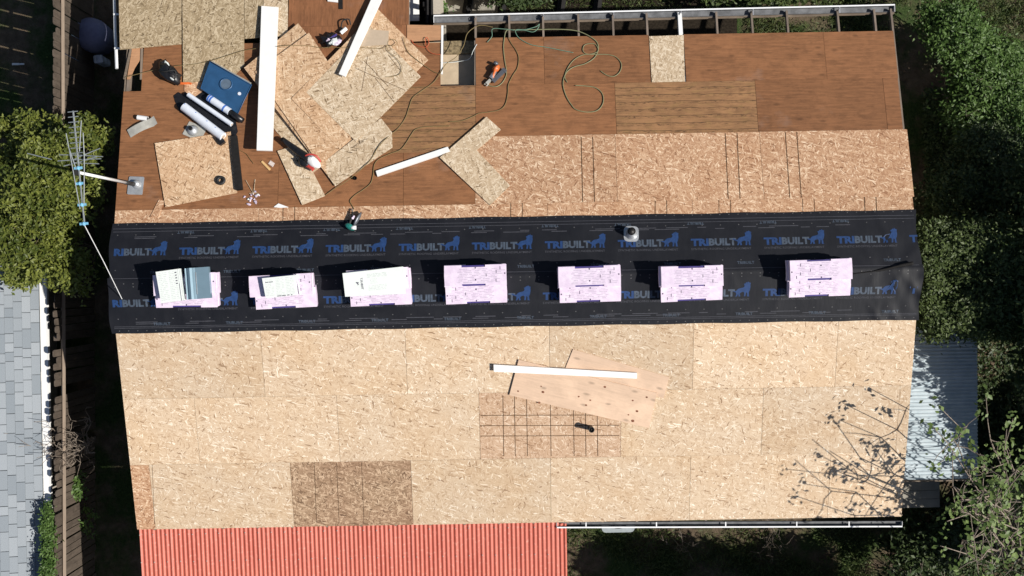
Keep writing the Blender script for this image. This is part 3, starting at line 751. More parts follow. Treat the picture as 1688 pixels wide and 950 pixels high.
BM = [bundle_meshes(i) for i in range(5)]
def bundle(mw, i, label, top=True):
    e = thing('shingle_bundle', label, 'shingle bundle', mw, 'shingle bundles stacked along the ridge')
    a, b, c, d = BM[i % 5]
    obj('wrapper', a, None, e, mw); obj('shingle_pack', b, None, e, mw)
    if top: obj('printing', c, None, e, mw); obj('print_mark', d, None, e, mw)
ORD = ['first', 'second', 'third', 'fourth', 'fifth', 'sixth', 'seventh']
LAY = ['bottom', 'second layer', 'third layer', 'top']
# per stack: upper column left/right mid-points on its top face, lower column ditto
stacks = [((252, 471, 355, 466), (257, 491, 356, 490)), ((406.5, 473, 517.5, 467), (421, 494, 520.5, 489)), ((568, 464, 677, 457), (578, 489, 677, 485)),
          ((732, 455.5, 835.7, 452.5), (735, 485.5, 835, 482)), ((920, 457.5, 1023.8, 454), (922.5, 483, 1023.5, 480)), ((1089, 457, 1193.5, 454.2), (1090, 482, 1190.5, 477.5)), ((1302, 447, 1405.3, 443), (1301, 474, 1402, 470.5))]
topz = {}
for si, (u, l) in enumerate(stacks):
    nl = 2
    for li in range(nl):
        h = .012 + li * BT
        A_, B_ = PS.at(l[0], l[1], .012 + nl * BT), PS.at(l[2], l[3], .012 + nl * BT)
        c = (A_ + B_) / 2 - PS.n * (.012 + nl * BT); e = B_ - A_; ang = math.atan2(e.dot(PS.y), e.dot(PS.x))
        c += PS.x * random.uniform(-.012, .012) * (nl - 1 - li)
        y_ = PS.y * (-.005)
        mw = PS.frame(c + PS.n * h + y_, ang + math.pi * (li % 2))
        bundle(mw, si + li, 'pink shingle bundle, %s one of the low row, %s stack from the antenna' % ('upper' if li else 'lower', ORD[si]), li == nl - 1)
    nu = 4 if si != 0 else 4
    ztop = HZ + .022 + nu * BT
    A_, B_ = unz(u[0], u[1], ztop), unz(u[2], u[3], ztop)
    c0 = (A_ + B_) / 2; e = B_ - A_; ang = math.atan2(e.y, e.x)
    for li in range(nu):
        jx = 0 if li == nu - 1 else random.uniform(-.015, .015); jy = 0 if li == nu - 1 else random.uniform(-.012, .012)
        z = HZ + .022 + li * BT
        flip = math.pi if (si == 6 and li == nu - 1) or li % 2 == 0 else 0
        mw = Matrix.Translation((c0.x + jx, c0.y + jy, z)) @ Matrix.Rotation(ang + flip + random.uniform(-.006, .006) * (li < nu - 1), 4, 'Z')
        bundle(mw, si * 2 + li, 'pink shingle bundle, %s of the tall row, %s stack from the antenna' % (LAY[li], ORD[si]), li == nu - 1)
    topz[si] = HZ + .022 + nu * BT
# extra packs on the first three stacks
def flat_pack(name, label, cat, px, z, th, mat):
    P = [unz(x, y, z + th) for x, y in px]; c = sum(P, Vector()) / 4; e = P[1] - P[0]; ang = math.atan2(e.y, e.x)
    mw = Matrix.Translation((c.x, c.y, z)) @ Matrix.Rotation(ang, 4, 'Z'); iv = mw.inverted()
    L = [iv @ Vector((p.x, p.y, z)) for p in P]
    e_ = thing(name, label, cat, mw)
    obj('wrapper', MB().prism([(q.x, q.y) for q in L], .001, th), mat, e_, mw)
    return e_, mw, L
def textrows(mb, x0, x1, y0, y1, n, z, r, hgt=.012):
    for j in range(n):
        y = y0 + (y1 - y0) * j / max(1, n - 1); x = x0
        while x < x1 - .02:
            ln = min(r.uniform(.02, .08), x1 - x); mb.add([(x, y, z), (x + ln, y, z), (x + ln, y + hgt, z), (x, y + hgt, z)], [(0, 1, 2, 3)]); x += ln + r.uniform(.008, .03)
    return mb
r = random.Random(11)
e_, mw, L = flat_pack('paper_wrapped_bundle', 'white paper-wrapped shingle bundle with small wolf logo, lying across a pink stack', 'shingle bundle', [(564.5, 450.7), (664, 439.6), (668.5, 484.5), (569, 489.4)], topz[2] + .002, .075, m_paper)
q = MB(); z = .0765
textrows(q, -.10, .22, .09, .14, 4, z, r, .008); textrows(q, -.06, .06, -.01, .06, 4, z, r, .006); textrows(q, -.10, .2, -.12, -.05, 4, z, r, .008); obj('printing', q, m_paper_print, e_, mw)
q = MB(); vt, ft = TG['TRIBUILT']; q.add([(-.215 + b * .035, -.09 + a * .19, .0768) for a, b in vt], [f for f in ft]); q.add([(-.255 + b * -.0 + (1 - b) * .05 - .04, -.02 + a * .06, .0768) for a, b in WOLF], [tuple(range(len(WOLF)))])
obj('lettering', q, m_print_dark, e_, mw)
e_, mw, L = flat_pack('paper_wrapped_bundle', 'small stack of printed paper instruction packs on the second pink stack', 'paper pack', [(431.8, 459), (486, 453.5), (489.5, 486.5), (438, 491.9)], topz[1] + .002, .10, m_paper)
q = MB(); z = .1016
for xx in (-.23, -.06, .10): textrows(q, xx, xx + .13, -.13, .13, 11, z, r, .008)
obj('printing', q, m_paper_print, e_, mw)
q = MB(); textrows(q, -.06, .2, -.155, -.15, 1, z, r, .012); textrows(q, -.23, -.10, .085, .09, 1, z, r, .01); obj('print_mark', q, m_print_dark, e_, mw)
obj('strap', MB().tube(catmull([(.27, .17, .0), (.285, .16, .105), (.292, .02, .04), (.30, -.12, .03), (.29, -.17, .01)], 5), .008, 6), m_paper, e_, mw)
e_, mw, L = flat_pack('paper_wrapped_bundle', 'torn white paper pack with printed columns beside bent sheet metal on the first stack', 'paper pack', [(256.5, 448.5), (296.5, 443), (304, 495), (265.5, 500)], topz[0] + .002, .10, m_paper)
q = MB(); z = .1016
for xx in (-.17, .0): textrows(q, xx, xx + .14, -.22, .22, 16, z, r, .009)
obj('printing', q, m_paper_print, e_, mw)
obj('paper_flap', MB().box((.165, 0, .103), (.02, .50, .003)).box((.19, -.01, .08), (.012, .5, .05)), m_paper, e_, mw)
q = MB(); textrows(q, .10, .13, .02, .20, 5, .1022, r, .014); q.box((.153, -.12, .1035), (.006, .28, .003)); obj('print_mark', q, m_print_dark, e_, mw)
# bent sheet-metal ridge flashing on the first stack
P = [unz(x, y, topz[0] + .11) for x, y in ((300, 443.2), (342.5, 440), (346.5, 491.5), (306, 494.3))]
c = sum(P, Vector()) / 4; e = P[1] - P[0]; mw = Matrix.Translation((c.x, c.y, topz[0] + .002)) @ Matrix.Rotation(math.atan2(e.y, e.x), 4, 'Z')
prof = [(-.20, .0), (-.185, .09), (-.17, .115), (-.15, .10), (-.12, .135), (-.085, .15), (-.05, .135), (-.03, .105), (-.01, .098), (.21, .085), (.212, 0)]
q = MB()
for x, z in prof: q.v += [(x, -.255, z), (x, .255, z)]
for i in range(len(prof) - 1): q.f.append((2 * i, 2 * i + 2, 2 * i + 3, 2 * i + 1))
o = obj('metal_flashing', q, m_galv_blue, None, mw)
tag(o, 'shiny bent sheet-metal flashing lying on the first pink stack', 'flashing')
obj('seam_fold', MB().box((.0, .0, .103), (.012, .36, .008)), m_galv, o, mw)
# ================================================================== LOOSE BOARDS ON THE DECK
def loose(name, px, pl, h, th, mat, label, cat, group=None, align=True):
    return tag(slab(name, px, pl, h, th, mat, None, align), label, cat, group)
G1 = 'cut chip-board sheets lying on the old plywood'
loose('osb_sheet', [(430, 150), (447, 206), (512, 288), (560, 250), (500, 150)], PN, .014, TH, m_osb_strip, 'chip-board offcut peeping out from under the pile of sheets beside the leaf blower', 'wood sheet', G1)
p1 = loose('osb_sheet', [(402, 111.6), (552.6, 306), (641, 228), (491.6, 39)], PN, [.13, .03, .028, .08], TH, m_osb_pile, 'full chip-board sheet at the bottom of the pile, its corner raised off the deck', 'wood sheet', G1)
loose('osb_sheet', [(706, 98), (560, 246), (480, 162), (623, 16)], PN, [.035, .06, .14, .05], TH, m_osb_pile, 'chip-board sheet set crosswise in the pile, its corner reaching towards the deck opening', 'wood sheet', G1)
s3 = loose('osb_sheet', [(693.7, 126), (587, 234), (505, 152), (611, 44)], PN, [.056, .064, .125, .075], TH, m_osb_strip, 'pale chip-board sheet with saw lines on top of the crosswise sheet', 'wood sheet', G1)
q = MB()
mw = WM[s3.name]; iv = mw.inverted()
for a in ((600, 100, 640, 142), (585, 112, 668, 148), (618, 128, 650, 168), (606, 92, 596, 150), (640, 90, 662, 118)):
    A_, B_ = iv @ PN.at(a[0], a[1], .09), iv @ PN.at(a[2], a[3], .09); A_.z = B_.z = .0015; t = (B_ - A_).normalized(); s = Vector((-t.y, t.x, 0)) * .004
    q.add([A_ - s, B_ - s, B_ + s, A_ + s], [(0, 1, 2, 3)])
obj('saw_line', q, m_line, s3, mw)
p2 = loose('osb_sheet', [(509.5, 54.7), (420, 118), (527, 272), (604, 199)], PN, [.105, .145, .065, .085], TH, m_osb_pile, 'orange chip-board sheet on top of the pile, under the long white board', 'wood sheet', G1)
p4 = loose('osb_sheet', [(527.5, 272.6), (552.6, 307), (647, 243), (646, 218), (628, 195)], PN, [.048, .05, .07, .075, .075], TH, m_osb_strip, 'narrow chip-board piece with scribbled handwriting at the foot of the pile', 'wood sheet', G1)
mw = WM[p4.name]; iv = mw.inverted(); q = MB(); rr = random.Random(9)
for i in range(16):
    A_ = iv @ PN.at(572 + i * 1.7 + rr.uniform(-3, 3), 252 - i * 1.2 + rr.uniform(-4, 4), .06); A_.z = .0015; an = rr.uniform(.6, 1.6); t = Vector((math.cos(an), math.sin(an), 0)); s = Vector((-t.y, t.x, 0)) * .004
    B_ = A_ + t * rr.uniform(.04, .09); q.add([A_ - s, B_ - s, B_ + s, A_ + s], [(0, 1, 2, 3)])
obj('handwriting', q, m_line, p4, mw)
loose('osb_sheet', [(254.7, 236.3), (380, 217), (391, 318), (272.6, 341.6)], PN, .026, TH, m_osb_pile, 'square chip-board sheet beside the antenna mast with a black ring on it', 'wood sheet', G1)
loose('osb_sheet', [(247, 358), (262, 329), (271, 331), (261, 358)], PN, .013, TH, m_osb_warm, 'short chip-board sliver under the corner of the square sheet', 'wood sheet', G1)
loose('osb_sheet', [(457, 249), (493, 238), (536, 323), (498, 338)], PN, .030, TH, m_osb_strip, 'narrow chip-board offcut with the leaf blower resting on its end', 'wood sheet', G1)
loose('osb_sheet', [(802, 192.5), (825.6, 213.8), (786, 248), (841, 306), (808, 338.5), (725, 260)], PN, [.050, .040, .032, .020, .020, .040], TH, m_osb_strip, 'L-shaped chip-board offcut lying over the edge of the new sheets', 'wood sheet', G1)
loose('cardboard', [(598, 48), (641, 51), (640, 74), (588, 77)], PN, .112, .004, m_tan, 'plain tan cardboard piece next to the leaning white board', 'cardboard')
G2 = 'white trim boards left on the roof'
loose('trim_board', [(431, 10), (459, 12), (449, 248.5), (423, 247.5)], PN, [.10, .095, .26, .275], .03, m_white, 'long wide white board lying over the left side of the pile', 'board', G2)
loose('trim_board', [(614, -6), (633, -8), (569, 126.5), (558.5, 122)], PN, [.11, .11, .19, .19], .03, m_white, 'narrow white board sloping across the pile next to the cardboard', 'board', G2)
loose('trim_board', [(619.5, 282), (738, 242), (742, 250), (622, 290.5)], PN, .045, .04, m_white, 'narrow white board whose end tucks under the L-shaped offcut', 'board', G2)
o = loose('plywood_board', [(944.6, 576), (1103, 622), (1094, 657), (930, 612)], PS, .016, .015, m_ply_new, 'fresh plywood board mostly under another plywood board by the black vent pipe', 'board', 'fresh plywood boards on the pale slope')
pw = loose('plywood_board', [(855, 593.4), (1083, 648), (1070, 706), (839.5, 651.6)], PS, .034, .016, m_ply_new, 'fresh plywood board with dark knots under the slim white board', 'board', 'fresh plywood boards on the pale slope')
mw = WM[pw.name]; iv = mw.inverted(); q = MB()
for (x, y, rad) in ((895, 646.5, 3), (997, 638, 2.6), (954, 654, 2), (973, 660, 2), (966, 668, 2.2), (1066, 655, 2.2), (1043, 660.5, 2), (1050, 678, 2.8), (1043, 694, 3.4), (1036, 684, 1.8), (854, 645, 2), (889, 664, 2.6), (892, 637, 1.6)):
    p = iv @ PS.at(x, y, .034); rad *= .0075
    q.add([(p.x + 1.25 * rad * math.cos(k * 1.047), p.y + rad * math.sin(k * 1.047), .0012) for k in range(6)], [tuple(range(6))])
obj('knot', q, plain('knot', (.20, .085, .05), .8, .1, 0, .5, 30), pw, mw)
loose('trim_board', [(813.7, 601.5), (1050, 615.2), (1050, 624.5), (814, 613)], PS, .075, .038, m_white, 'slim white board lying across the fresh plywood boards', 'board', G2)
loose('wood_scrap', [(451, 341.5), (459, 335.5), (476, 341.8), (462, 342.8)], PN, .012, .01, m_white, 'small white triangular scrap on the old plywood beside the chip-board strip', 'scrap')
loose('wood_stick', [(430, 267), (433, 265), (446.5, 278.5), (443.5, 281)], PN, .016, .014, plain('fresh_stick', (.62, .40, .18), .7), 'short yellow wood stick on the old plywood next to a paper label', 'stick')
loose('paper_label', [(442, 270), (446, 264.5), (453, 269.5), (449.5, 275.5)], PN, .010, .008, plain('label_paper', (.60, .52, .48), .7, .2, 0, .3, 60), 'crumpled pale paper label on the old plywood next to the stick', 'paper')
loose('wood_scrap', [(540, -12), (557, -12), (557, 4), (540, 2)], PN, .03, .02, m_white, 'white scrap lying on the upright-grained plywood near the extension', 'scrap')
loose('wood_scrap', [(558, -12), (565, -12), (565, 15), (558.5, 15)], PN, .012, .01, m_black_matt, 'black scrap lying on the upright-grained plywood near the extension', 'scrap')
# ================================================================== FLASHINGS, PIPES, TOOLS
def at(pl, px, py, ang_px=0.0, h=0.0):
    """frame on a slope at a pixel; ang_px is the direction of local +x measured in the picture (degrees, counter-clockwise)"""
    return pl.frame(pl.at(px, py, h), math.radians(ang_px))
def pl_quad(mb, w, d, z0, z1, rr=.03):
    k = []
    for sx, sy, a0 in ((1, 1, 0), (-1, 1, 90), (-1, -1, 180), (1, -1, 270)):
        for a in (0, 30, 60, 90):
            t = math.radians(a0 + a); k.append((sx * (w / 2 - rr) + rr * math.cos(t), sy * (d / 2 - rr) + rr * math.sin(t)))
    return mb.prism(k, z0, z1)
# vent flashing on the underlayment
mw = at(PN, 1040.5, 386, -2, .009)
e_ = thing('vent_flashing', 'grey metal pipe flashing with open throat on the black underlayment', 'flashing', mw)
obj('base_plate', pl_quad(MB(), .25, .27, .001, .008, .07), m_galv, e_, mw)
obj('collar', MB().tube([(0, .0, .008), (0, .0, .03), (-.01, .0, .10), (-.012, 0, .17)], [.105, .092, .075, .07], 20, False), m_galv, e_, mw, True)
obj('pipe', MB().tube([(-.01, 0, .0), (-.012, 0, .19)], .055, 18), m_pipe_black, e_, mw, True)
# black vent pipe on the pale slope
mw = Matrix.Translation(PS.at(973.6, 705.8))
e_ = thing('vent_pipe', 'short black vent pipe standing on the pale chip-board slope', 'pipe', mw)
obj('pipe', MB().tube([(0, 0, -.02), (0, 0, .24)], [.045, .045], 16, False).tube([(0, 0, .0), (0, 0, .22)], .036, 16), m_pipe_black, e_, mw, True)
obj('rim', MB().ring((0, 0, .24), .043, .008), m_rubber, e_, mw, True)
# ring and stub
mw = at(PN, 364.5, 298.5, 0, .028)
o = obj('rubber_ring', MB().ring((0, 0, .025), .058, .027, 20, 8), m_rubber, None, mw, True); tag(o, 'black rubber ring lying on the square chip-board sheet', 'ring')
mw = Matrix.Translation(PN.at(585.5, 294)); e_ = thing('vent_pipe', 'small black pipe stub in the old plywood beside the handwritten piece', 'pipe', mw)
obj('pipe', MB().tube([(0, 0, -.03), (0, 0, .06)], .034, 12, False).tube([(0, 0, -.03), (0, 0, .03)], .030, 12), m_pipe_black, e_, mw, True)
# mast foot, mast and antenna
B0 = PN.at(223.5, 304.5); Tp = unz(127, 284, HZ + 2.15)
e_ = thing('antenna', 'tall aluminium rooftop television antenna on a white mast at the roof edge', 'antenna', Matrix.Translation(B0))
mwb = at(PN, 224, 306.5, -3, .004)
q = MB(); prof = [(-.14, .0), (-.13, .012), (0, .02), (.13, .012), (.135, 0)]
obj('base_plate', pl_quad(MB(), .26, .32, .001, .014, .02), m_galv, e_, mwb)
obj('boot', MB().tube([(.02, .02, .0), (.02, .02, .04), (.01, .02, .10)], [.085, .07, .045], 16), m_galv, e_, mwb, True)
q = MB().tube([B0, B0 + (Tp - B0) * .2], .036, 12); obj('mast_collar', q, m_rubber, e_, None, True)
obj('mast', MB().tube([B0 + (Tp - B0) * .1, Tp], [.025, .022], 10), m_white_metal, e_, None, True)
zA = HZ + 2.2
pa, pb = unz(120.5, 183, zA), unz(139.5, 372, zA + .0); bo = (pb - pa); bl = bo.length; bo.normalize(); sd = Vector((bo.y, -bo.x, 0)) * -1
obj('boom', MB().tube([pa, pa + bo * bl], .013, 6), m_aluminium, e_)
def along(f): return pa + bo * bl * f
for i in range(9):
    f = .008 + i * .045; hw = .075 + .002 * i
    obj('element', MB().tube([along(f) - sd * hw + Vector((0, 0, .015)), along(f) + sd * hw + Vector((0, 0, .015))], .0065, 5), m_aluminium, e_)
for f, hwl, hwr, tl in ((.385, .27, .37, -.03), (.405, .1, .34, .05), (.425, .30, .34, -.01), (.45, .22, .28, .03), (.455, .08, .3, -.02)):
    c = along(f); obj('element', MB().tube([c - sd * hwl + bo * tl, c, c + sd * hwr - bo * tl * 2], .007, 5), m_aluminium, e_)
for x0, y0, x1, y1 in ((109, 220, 118, 268), (118, 268, 132, 345), (134, 199, 131, 250), (137, 219, 139, 262), (139, 262, 138.5, 338), (112, 240, 126, 280), (45, 253, 85, 263)):
    obj('side_rod', MB().tube([unz(x0, y0, zA + .05), unz(x1, y1, zA + .03)], .0075, 5), m_aluminium, e_)
for f in (.5, .635, .82, .985):
    c = along(f); obj('insulator', MB().box((0, 0, .02), (.12, .035, .03), Matrix.Translation(c) @ Matrix.Rotation(math.atan2(sd.y, sd.x), 4, 'Z')).lump(c + Vector((0, 0, .02)), (.035, .03, .03), 3, 8, .2), m_blue_clip, e_)
obj('mast_clamp', MB().box(Tp + Vector((0, 0, .02)), (.08, .1, .07)), m_rubber, e_)
o = tag(obj('guy_wire', MB().tube([along(1.0), unz(171, 432, HZ + 1.0), PS.at(201, 493, .012)], .007, 5), m_white_metal), 'thin pale guy wire from the antenna boom down to the black underlayment', 'wire')
# roof jack with bent plate near the rake
mw = at(PN, 236, 211, 26, .0)
e_ = thing('pipe_flashing', 'bent grey metal plate with loose pipe sleeve near the rake edge', 'flashing', mw)
q = MB()
for i in range(7):
    x = -.26 + i * .52 / 6; z = .03 + .05 * math.sin(i / 6 * math.pi) + .06 * (i == 6)
    q.v += [(x, -.075, z - .02), (x, .075, z)]
for i in range(6): q.f.append((2 * i, 2 * i + 2, 2 * i + 3, 2 * i + 1))
obj('base_plate', q, m_lead, e_, mw, True)
m2 = at(PN, 236, 195, -10, .05); obj('sleeve', MB().tube([(-.10, 0, 0), (.08, 0, .0)], .042, 14, False), m_white_metal, e_, m2, True)
obj('sleeve_inner', MB().tube([(-.095, 0, 0), (.07, 0, 0)], .034, 12), m_pipe_black, e_, m2)
# second roof jack below the film roll
mw = at(PN, 321, 217, -25, .002)
e_ = thing('pipe_flashing', 'square grey pipe flashing half hidden by the white film roll', 'flashing', mw)
obj('base_plate', pl_quad(MB(), .34, .26, .001, .008, .01), m_lead, e_, mw)
obj('boot', MB().tube([(-.04, .0, .008), (-.04, 0, .03), (-.05, 0, .08)], [.10, .085, .05], 16), m_galv, e_, mw, True)
obj('pipe', MB().tube([(-.05, 0, .08), (-.055, 0, .11)], .035, 12), m_pipe_black, e_, mw)
# blue metal roof vent lying on the boards
q4 = [(346.6, 101.8), (414.5, 140.5), (391.6, 188), (331, 146)]
vt = slab('roof_vent', q4, PN, [.10, .09, .08, .09], .02, m_vent_blue, None, True); tag(vt, 'blue coated metal roof vent with round opening lying by the film rolls', 'vent')
mw = WM[vt.name]; iv = mw.inverted(); cc = iv @ PN.at(372.6, 139, .09)
obj('collar', MB().ring((cc.x, cc.y, .004), .105, .014, 26, 6), m_vent_blue, vt, mw, True)
obj('throat', MB().tube([(cc.x, cc.y, -.0), (cc.x, cc.y, .006)], .10, 24), plain('vent_screen', (.10, .14, .19), .5, .4), vt, mw)
cc = iv @ PN.at(394.7, 154.7, .09); obj('cap_plug', MB().tube([(cc.x, cc.y, 0), (cc.x, cc.y, .01)], .03, 12), m_paper_roll, vt, mw)
L = [iv @ PN.at(x, y, .09) for x, y in q4]
obj('rim', MB().tube([(p.x, p.y, 0) for p in (L[0], L[1], L[2], L[3], L[0])], .012, 6), m_vent_blue, vt, mw, True)
obj('flange_strip', MB().tube([(L[0].x + .02, L[0].y + .01, -.01), (L[1].x - .03, L[1].y + .02, -.01)], .018, 4), m_lead, vt, mw)
obj('vent_box', MB().prism([(p.x * .8, p.y * .8) for p in L], -.085, -.021), m_black_matt, vt, mw)
# rolls
def roll(name, a, b, r, h, mat, label, cat, inner=None, group='rolls of film beside the blue vent'):
    A_, B_ = PN.at(*a, h), PN.at(*b, h); d = (B_ - A_).normalized()
    e_ = thing(name, label, cat, Matrix.Translation(A_), group)
    obj('roll', MB().tube([A_, A_ + d * .004, B_ - d * .004, B_], [r * .96, r, r, r * .96], 20), mat, e_, None, False)
    obj('core', MB().tube([A_ - d * .006, B_ + d * .006], r * .5, 14), inner or m_tan, e_)
    return e_, A_, B_, d
e_, A_, B_, d = roll('film_roll', (302.5, 176), (368, 226), .078, .088, m_paper_roll, 'thick white film roll lying next to the pipe flashing', 'roll')
for f in (.06, .34, .62, .83):
    p = A_ + (B_ - A_) * f + Vector((.01, .055, .052)); obj('label', MB().box((0, 0, 0), (.06, .014, .004), Matrix.Translation(p) @ Matrix.Rotation(math.atan2(d.y, d.x), 4, 'Z') @ Matrix.Rotation(-.7, 4, 'X')), m_label_blue, e_)
roll('film_roll', (310, 156), (382, 205.5), .04, .09, m_paper_roll, 'thin white film roll between the thick roll and the labelled roll', 'roll')
e_, A_, B_, d = roll('film_roll', (343.5, 161), (379, 185), .062, .078, m_paper_roll, 'short white roll with blue bands and a black sleeve on its end', 'roll')
for f in (.02, .12, .72): obj('band', MB().tube([A_ + (B_ - A_) * f, A_ + (B_ - A_) * (f + .07)], .0635, 20), m_label_blue, e_)
obj('black_sleeve', MB().tube([B_, B_ + d * .28], [.058, .05], 16), m_black, e_, None, True)
# black film under and around the rolls
q = MB(); rr = random.Random(4)
out = [(297, 186), (289, 168), (286, 158), (294, 152), (302, 156), (314, 143), (330, 143), (342, 150), (352, 158), (372, 178), (388, 196), (392, 217), (386, 228), (372, 222), (352, 214), (330, 202), (310, 190)]
o = slab('plastic_film', out, PN, .012, .01, m_black, None); tag(o, 'crumpled black plastic film spread under the rolls', 'film')
o.data.polygons.foreach_set('use_smooth', [False] * len(o.data.polygons))
# black corrugated strip roll
A_, B_ = PN.at(384, 222, .05), PN.at(397.5, 317, .05)
mw = at(PN, 391, 270, -82, .0)
e_ = thing('downspout_pipe', 'long flat black downspout pipe lying beside the square chip-board sheet', 'pipe', mw)
obj('tube', MB().box((0, 0, .04), (.98, .115, .07)), m_black_matt, e_, mw)
obj('elbow', MB().box((-.50, .015, .055), (.16, .10, .08), Matrix.Rotation(.5, 4, 'Z')), m_black, e_, mw)
obj('end_opening', MB().box((.489, 0, .04), (.006, .09, .05)), m_dark, e_, mw)
# pink and purple litter
rr = random.Random(2)
e_ = thing('torn_wrapper', 'torn pink and purple wrapper scraps with straws on the old plywood', 'wrapper', at(PN, 419, 325))
for i in range(14):
    x, y = 418 + rr.gauss(0, 4), 326 + rr.gauss(0, 5); s = rr.uniform(.015, .04)
    obj('scrap', MB().lump((0, 0, .012), (s, s * .7, .014), i, 6, .5), rr.choice((m_pink, m_print, m_paper)), e_, at(PN, x, y, rr.uniform(0, 180), .002))
for a, b in (((405, 297), (417, 318)), ((420.5, 296), (418, 322)), ((411, 319), (424, 318))): obj('straw', MB().tube([PN.at(*a, .012), PN.at(*b, .015)], .006, 5), m_osb_strip, e_)
# black tool bag
mw = at(PN, 281, 124, -42, .0)
e_ = thing('tool_bag', 'shiny black tool bag full of coiled straps near the roof edge', 'bag', mw)
obj('bag_body', MB().lump((.02, 0, .10), (.25, .14, .12), 5, 14, .18), m_black, e_, mw, True)
obj('pocket', MB().lump((-.18, .05, .08), (.10, .09, .09), 8, 10, .2), m_black, e_, mw, True)
obj('strap', MB().tube(catmull([(-.15, -.1, .12), (0, -.05, .23), (.12, .08, .22), (.2, -.03, .17), (.1, -.12, .16)], 6), .012, 6), m_rubber, e_, mw, True)
obj('strap', MB().tube(catmull([(-.02, .1, .18), (.08, .0, .235), (.19, .06, .19)], 6), .014, 6), m_black, e_, mw, True)
obj('tag', MB().lump((-.10, .09, .17), (.06, .035, .025), 3, 7, .4), m_paper, e_, mw); obj('tag', MB().lump((.17, -.06, .19), (.05, .02, .02), 4, 7, .4), m_paper, e_, mw)
obj('orange_clip', MB().tube(catmull([(.24, -.02, .05), (.30, .03, .04), (.36, .1, .02), (.4, .12, .015)], 4), .022, 6), m_orange, e_, mw)
# black and white torn bag between the sheets
mw = at(PN, 551, 69, 30, .02)
e_ = thing('torn_bag', 'torn black bag with white and mauve paper inside, behind the pile', 'bag', mw)
obj('bag_body', MB().lump((-.03, .04, .06), (.17, .13, .08), 21, 11, .35), m_black, e_, mw)
obj('paper', MB().lump((-.02, -.06, .12), (.10, .07, .035), 12, 9, .3), m_paper, e_, mw); obj('paper', MB().lump((.03, -.10, .115), (.07, .05, .03), 15, 8, .4), m_print, e_, mw)
obj('paper', MB().lump((.02, .03, .13), (.09, .02, .015), 16, 8, .4), m_purple, e_, mw); obj('paper', MB().lump((-.08, .02, .12), (.04, .03, .03), 17, 8, .4), m_pink, e_, mw)
obj('roll', MB().tube([(.17, .06, .05), (.30, .09, .05)], .036, 10), m_white, e_, mw)
obj('strap', MB().tube(catmull([(.22, .15, .02), (.31, .24, .06), (.42, .22, .05), (.40, .12, .03)], 5), .012, 5), m_rubber, e_, mw)
# leaf blower
a_ = math.degrees(math.atan2(-(280 - 226), 527 - 461))
mw = at(PN, 510, 266, a_, .03)
e_ = thing('leaf_blower', 'white and red leaf blower with long black nozzle resting on an offcut', 'leaf blower', mw)
obj('nozzle', MB().tube([(-.60, .0, .07), (-.50, 0, .075), (-.30, .0, .085), (-.05, .0, .11), (.05, 0, .12)], [.048, .05, .062, .078, .085], 14), m_black, e_, mw, True)
obj('body', MB().lump((.09, .01, .12), (.17, .085, .09), 31, 14, .06), m_white, e_, mw, True)
obj('motor_housing', MB().lump((.03, .06, .15), (.09, .05, .06), 33, 12, .08), m_silver, e_, mw, True)
obj('fan_guard', MB().lump((-.02, -.09, .08), (.13, .08, .07), 32, 12, .1), m_black, e_, mw, True)
obj('battery', MB().box((.13, -.085, .09), (.10, .06, .09)).box((.06, -.10, .09), (.06, .05, .07)), m_red, e_, mw)
obj('handle', MB().tube(catmull([(.20, .09, .12), (.10, .11, .20), (.0, .06, .21), (-.05, .0, .18)], 5), .016, 7), m_red, e_, mw, True)
obj('trigger', MB().box((-.14, -.13, .06), (.12, .02, .03)), m_rubber, e_, mw)
# nail guns
def nailgun(mw, label, c_body, c_dark, c_metal, c_tip):
    e_ = thing('nail_gun', label, 'nail gun', mw)
    obj('magazine', MB().box((0, -.045, .06), (.30, .065, .05)).box((.14, -.045, .06), (.05, .08, .06)), c_dark, e_, mw)
    obj('body', MB().lump((.06, .075, .075), (.085, .055, .07), 41, 12, .12), c_body, e_, mw, True)
    obj('driver_cylinder', MB().tube([(-.13, .02, .075), (.02, .05, .075)], [.042, .036], 12), c_metal, e_, mw, True)
    obj('handle', MB().tube(catmull([(.10, .10, .08), (.03, .06, .10), (-.05, .03, .10), (-.10, .0, .08)], 4), .022, 8), c_body, e_, mw, True)
    obj('nose', MB().box((-.20, .01, .05), (.10, .045, .05)).box((-.25, .03, .04), (.06, .016, .02)).box((-.25, -.015, .04), (.06, .016, .02)), c_tip, e_, mw)
    obj('end_cap', MB().tube([(.105, .135, .08), (.15, .155, .08)], [.05, .042], 12), c_dark, e_, mw, True)
    return e_
nailgun(at(PN, 819, 125, 46, .0), 'orange and grey nail gun lying on the old plywood by the deck opening', m_orange, m_grey, m_silver, m_lead)
mw = at(PN, 585, 364, 62, .006)
e_ = thing('nail_gun', 'dark nail gun with teal and white nose at the edge of the underlayment', 'nail gun', mw)
obj('magazine', MB().lump((.03, -.045, .07), (.14, .03, .06), 51, 12, .05), m_grey, e_, mw, True)
obj('handle', MB().tube(catmull([(.10, .10, .05), (.04, .06, .07), (-.06, .04, .08), (-.13, .03, .08)], 5), .02, 8), m_rubber, e_, mw, True)
obj('body', MB().lump((-.15, .0, .08), (.05, .10, .055), 52, 12, .1), m_teal, e_, mw, True)
obj('cylinder', MB().tube([(-.155, -.03, .10), (-.115, -.105, .09)], .035, 12), m_white_metal, e_, mw, True)
obj('trigger', MB().lump((.02, .03, .09), (.04, .025, .02), 53, 8, .3), m_pink, e_, mw)
obj('hose_fitting', MB().tube([(.12, .11, .05), (.15, .13, .03)], .014, 8), m_silver, e_, mw)
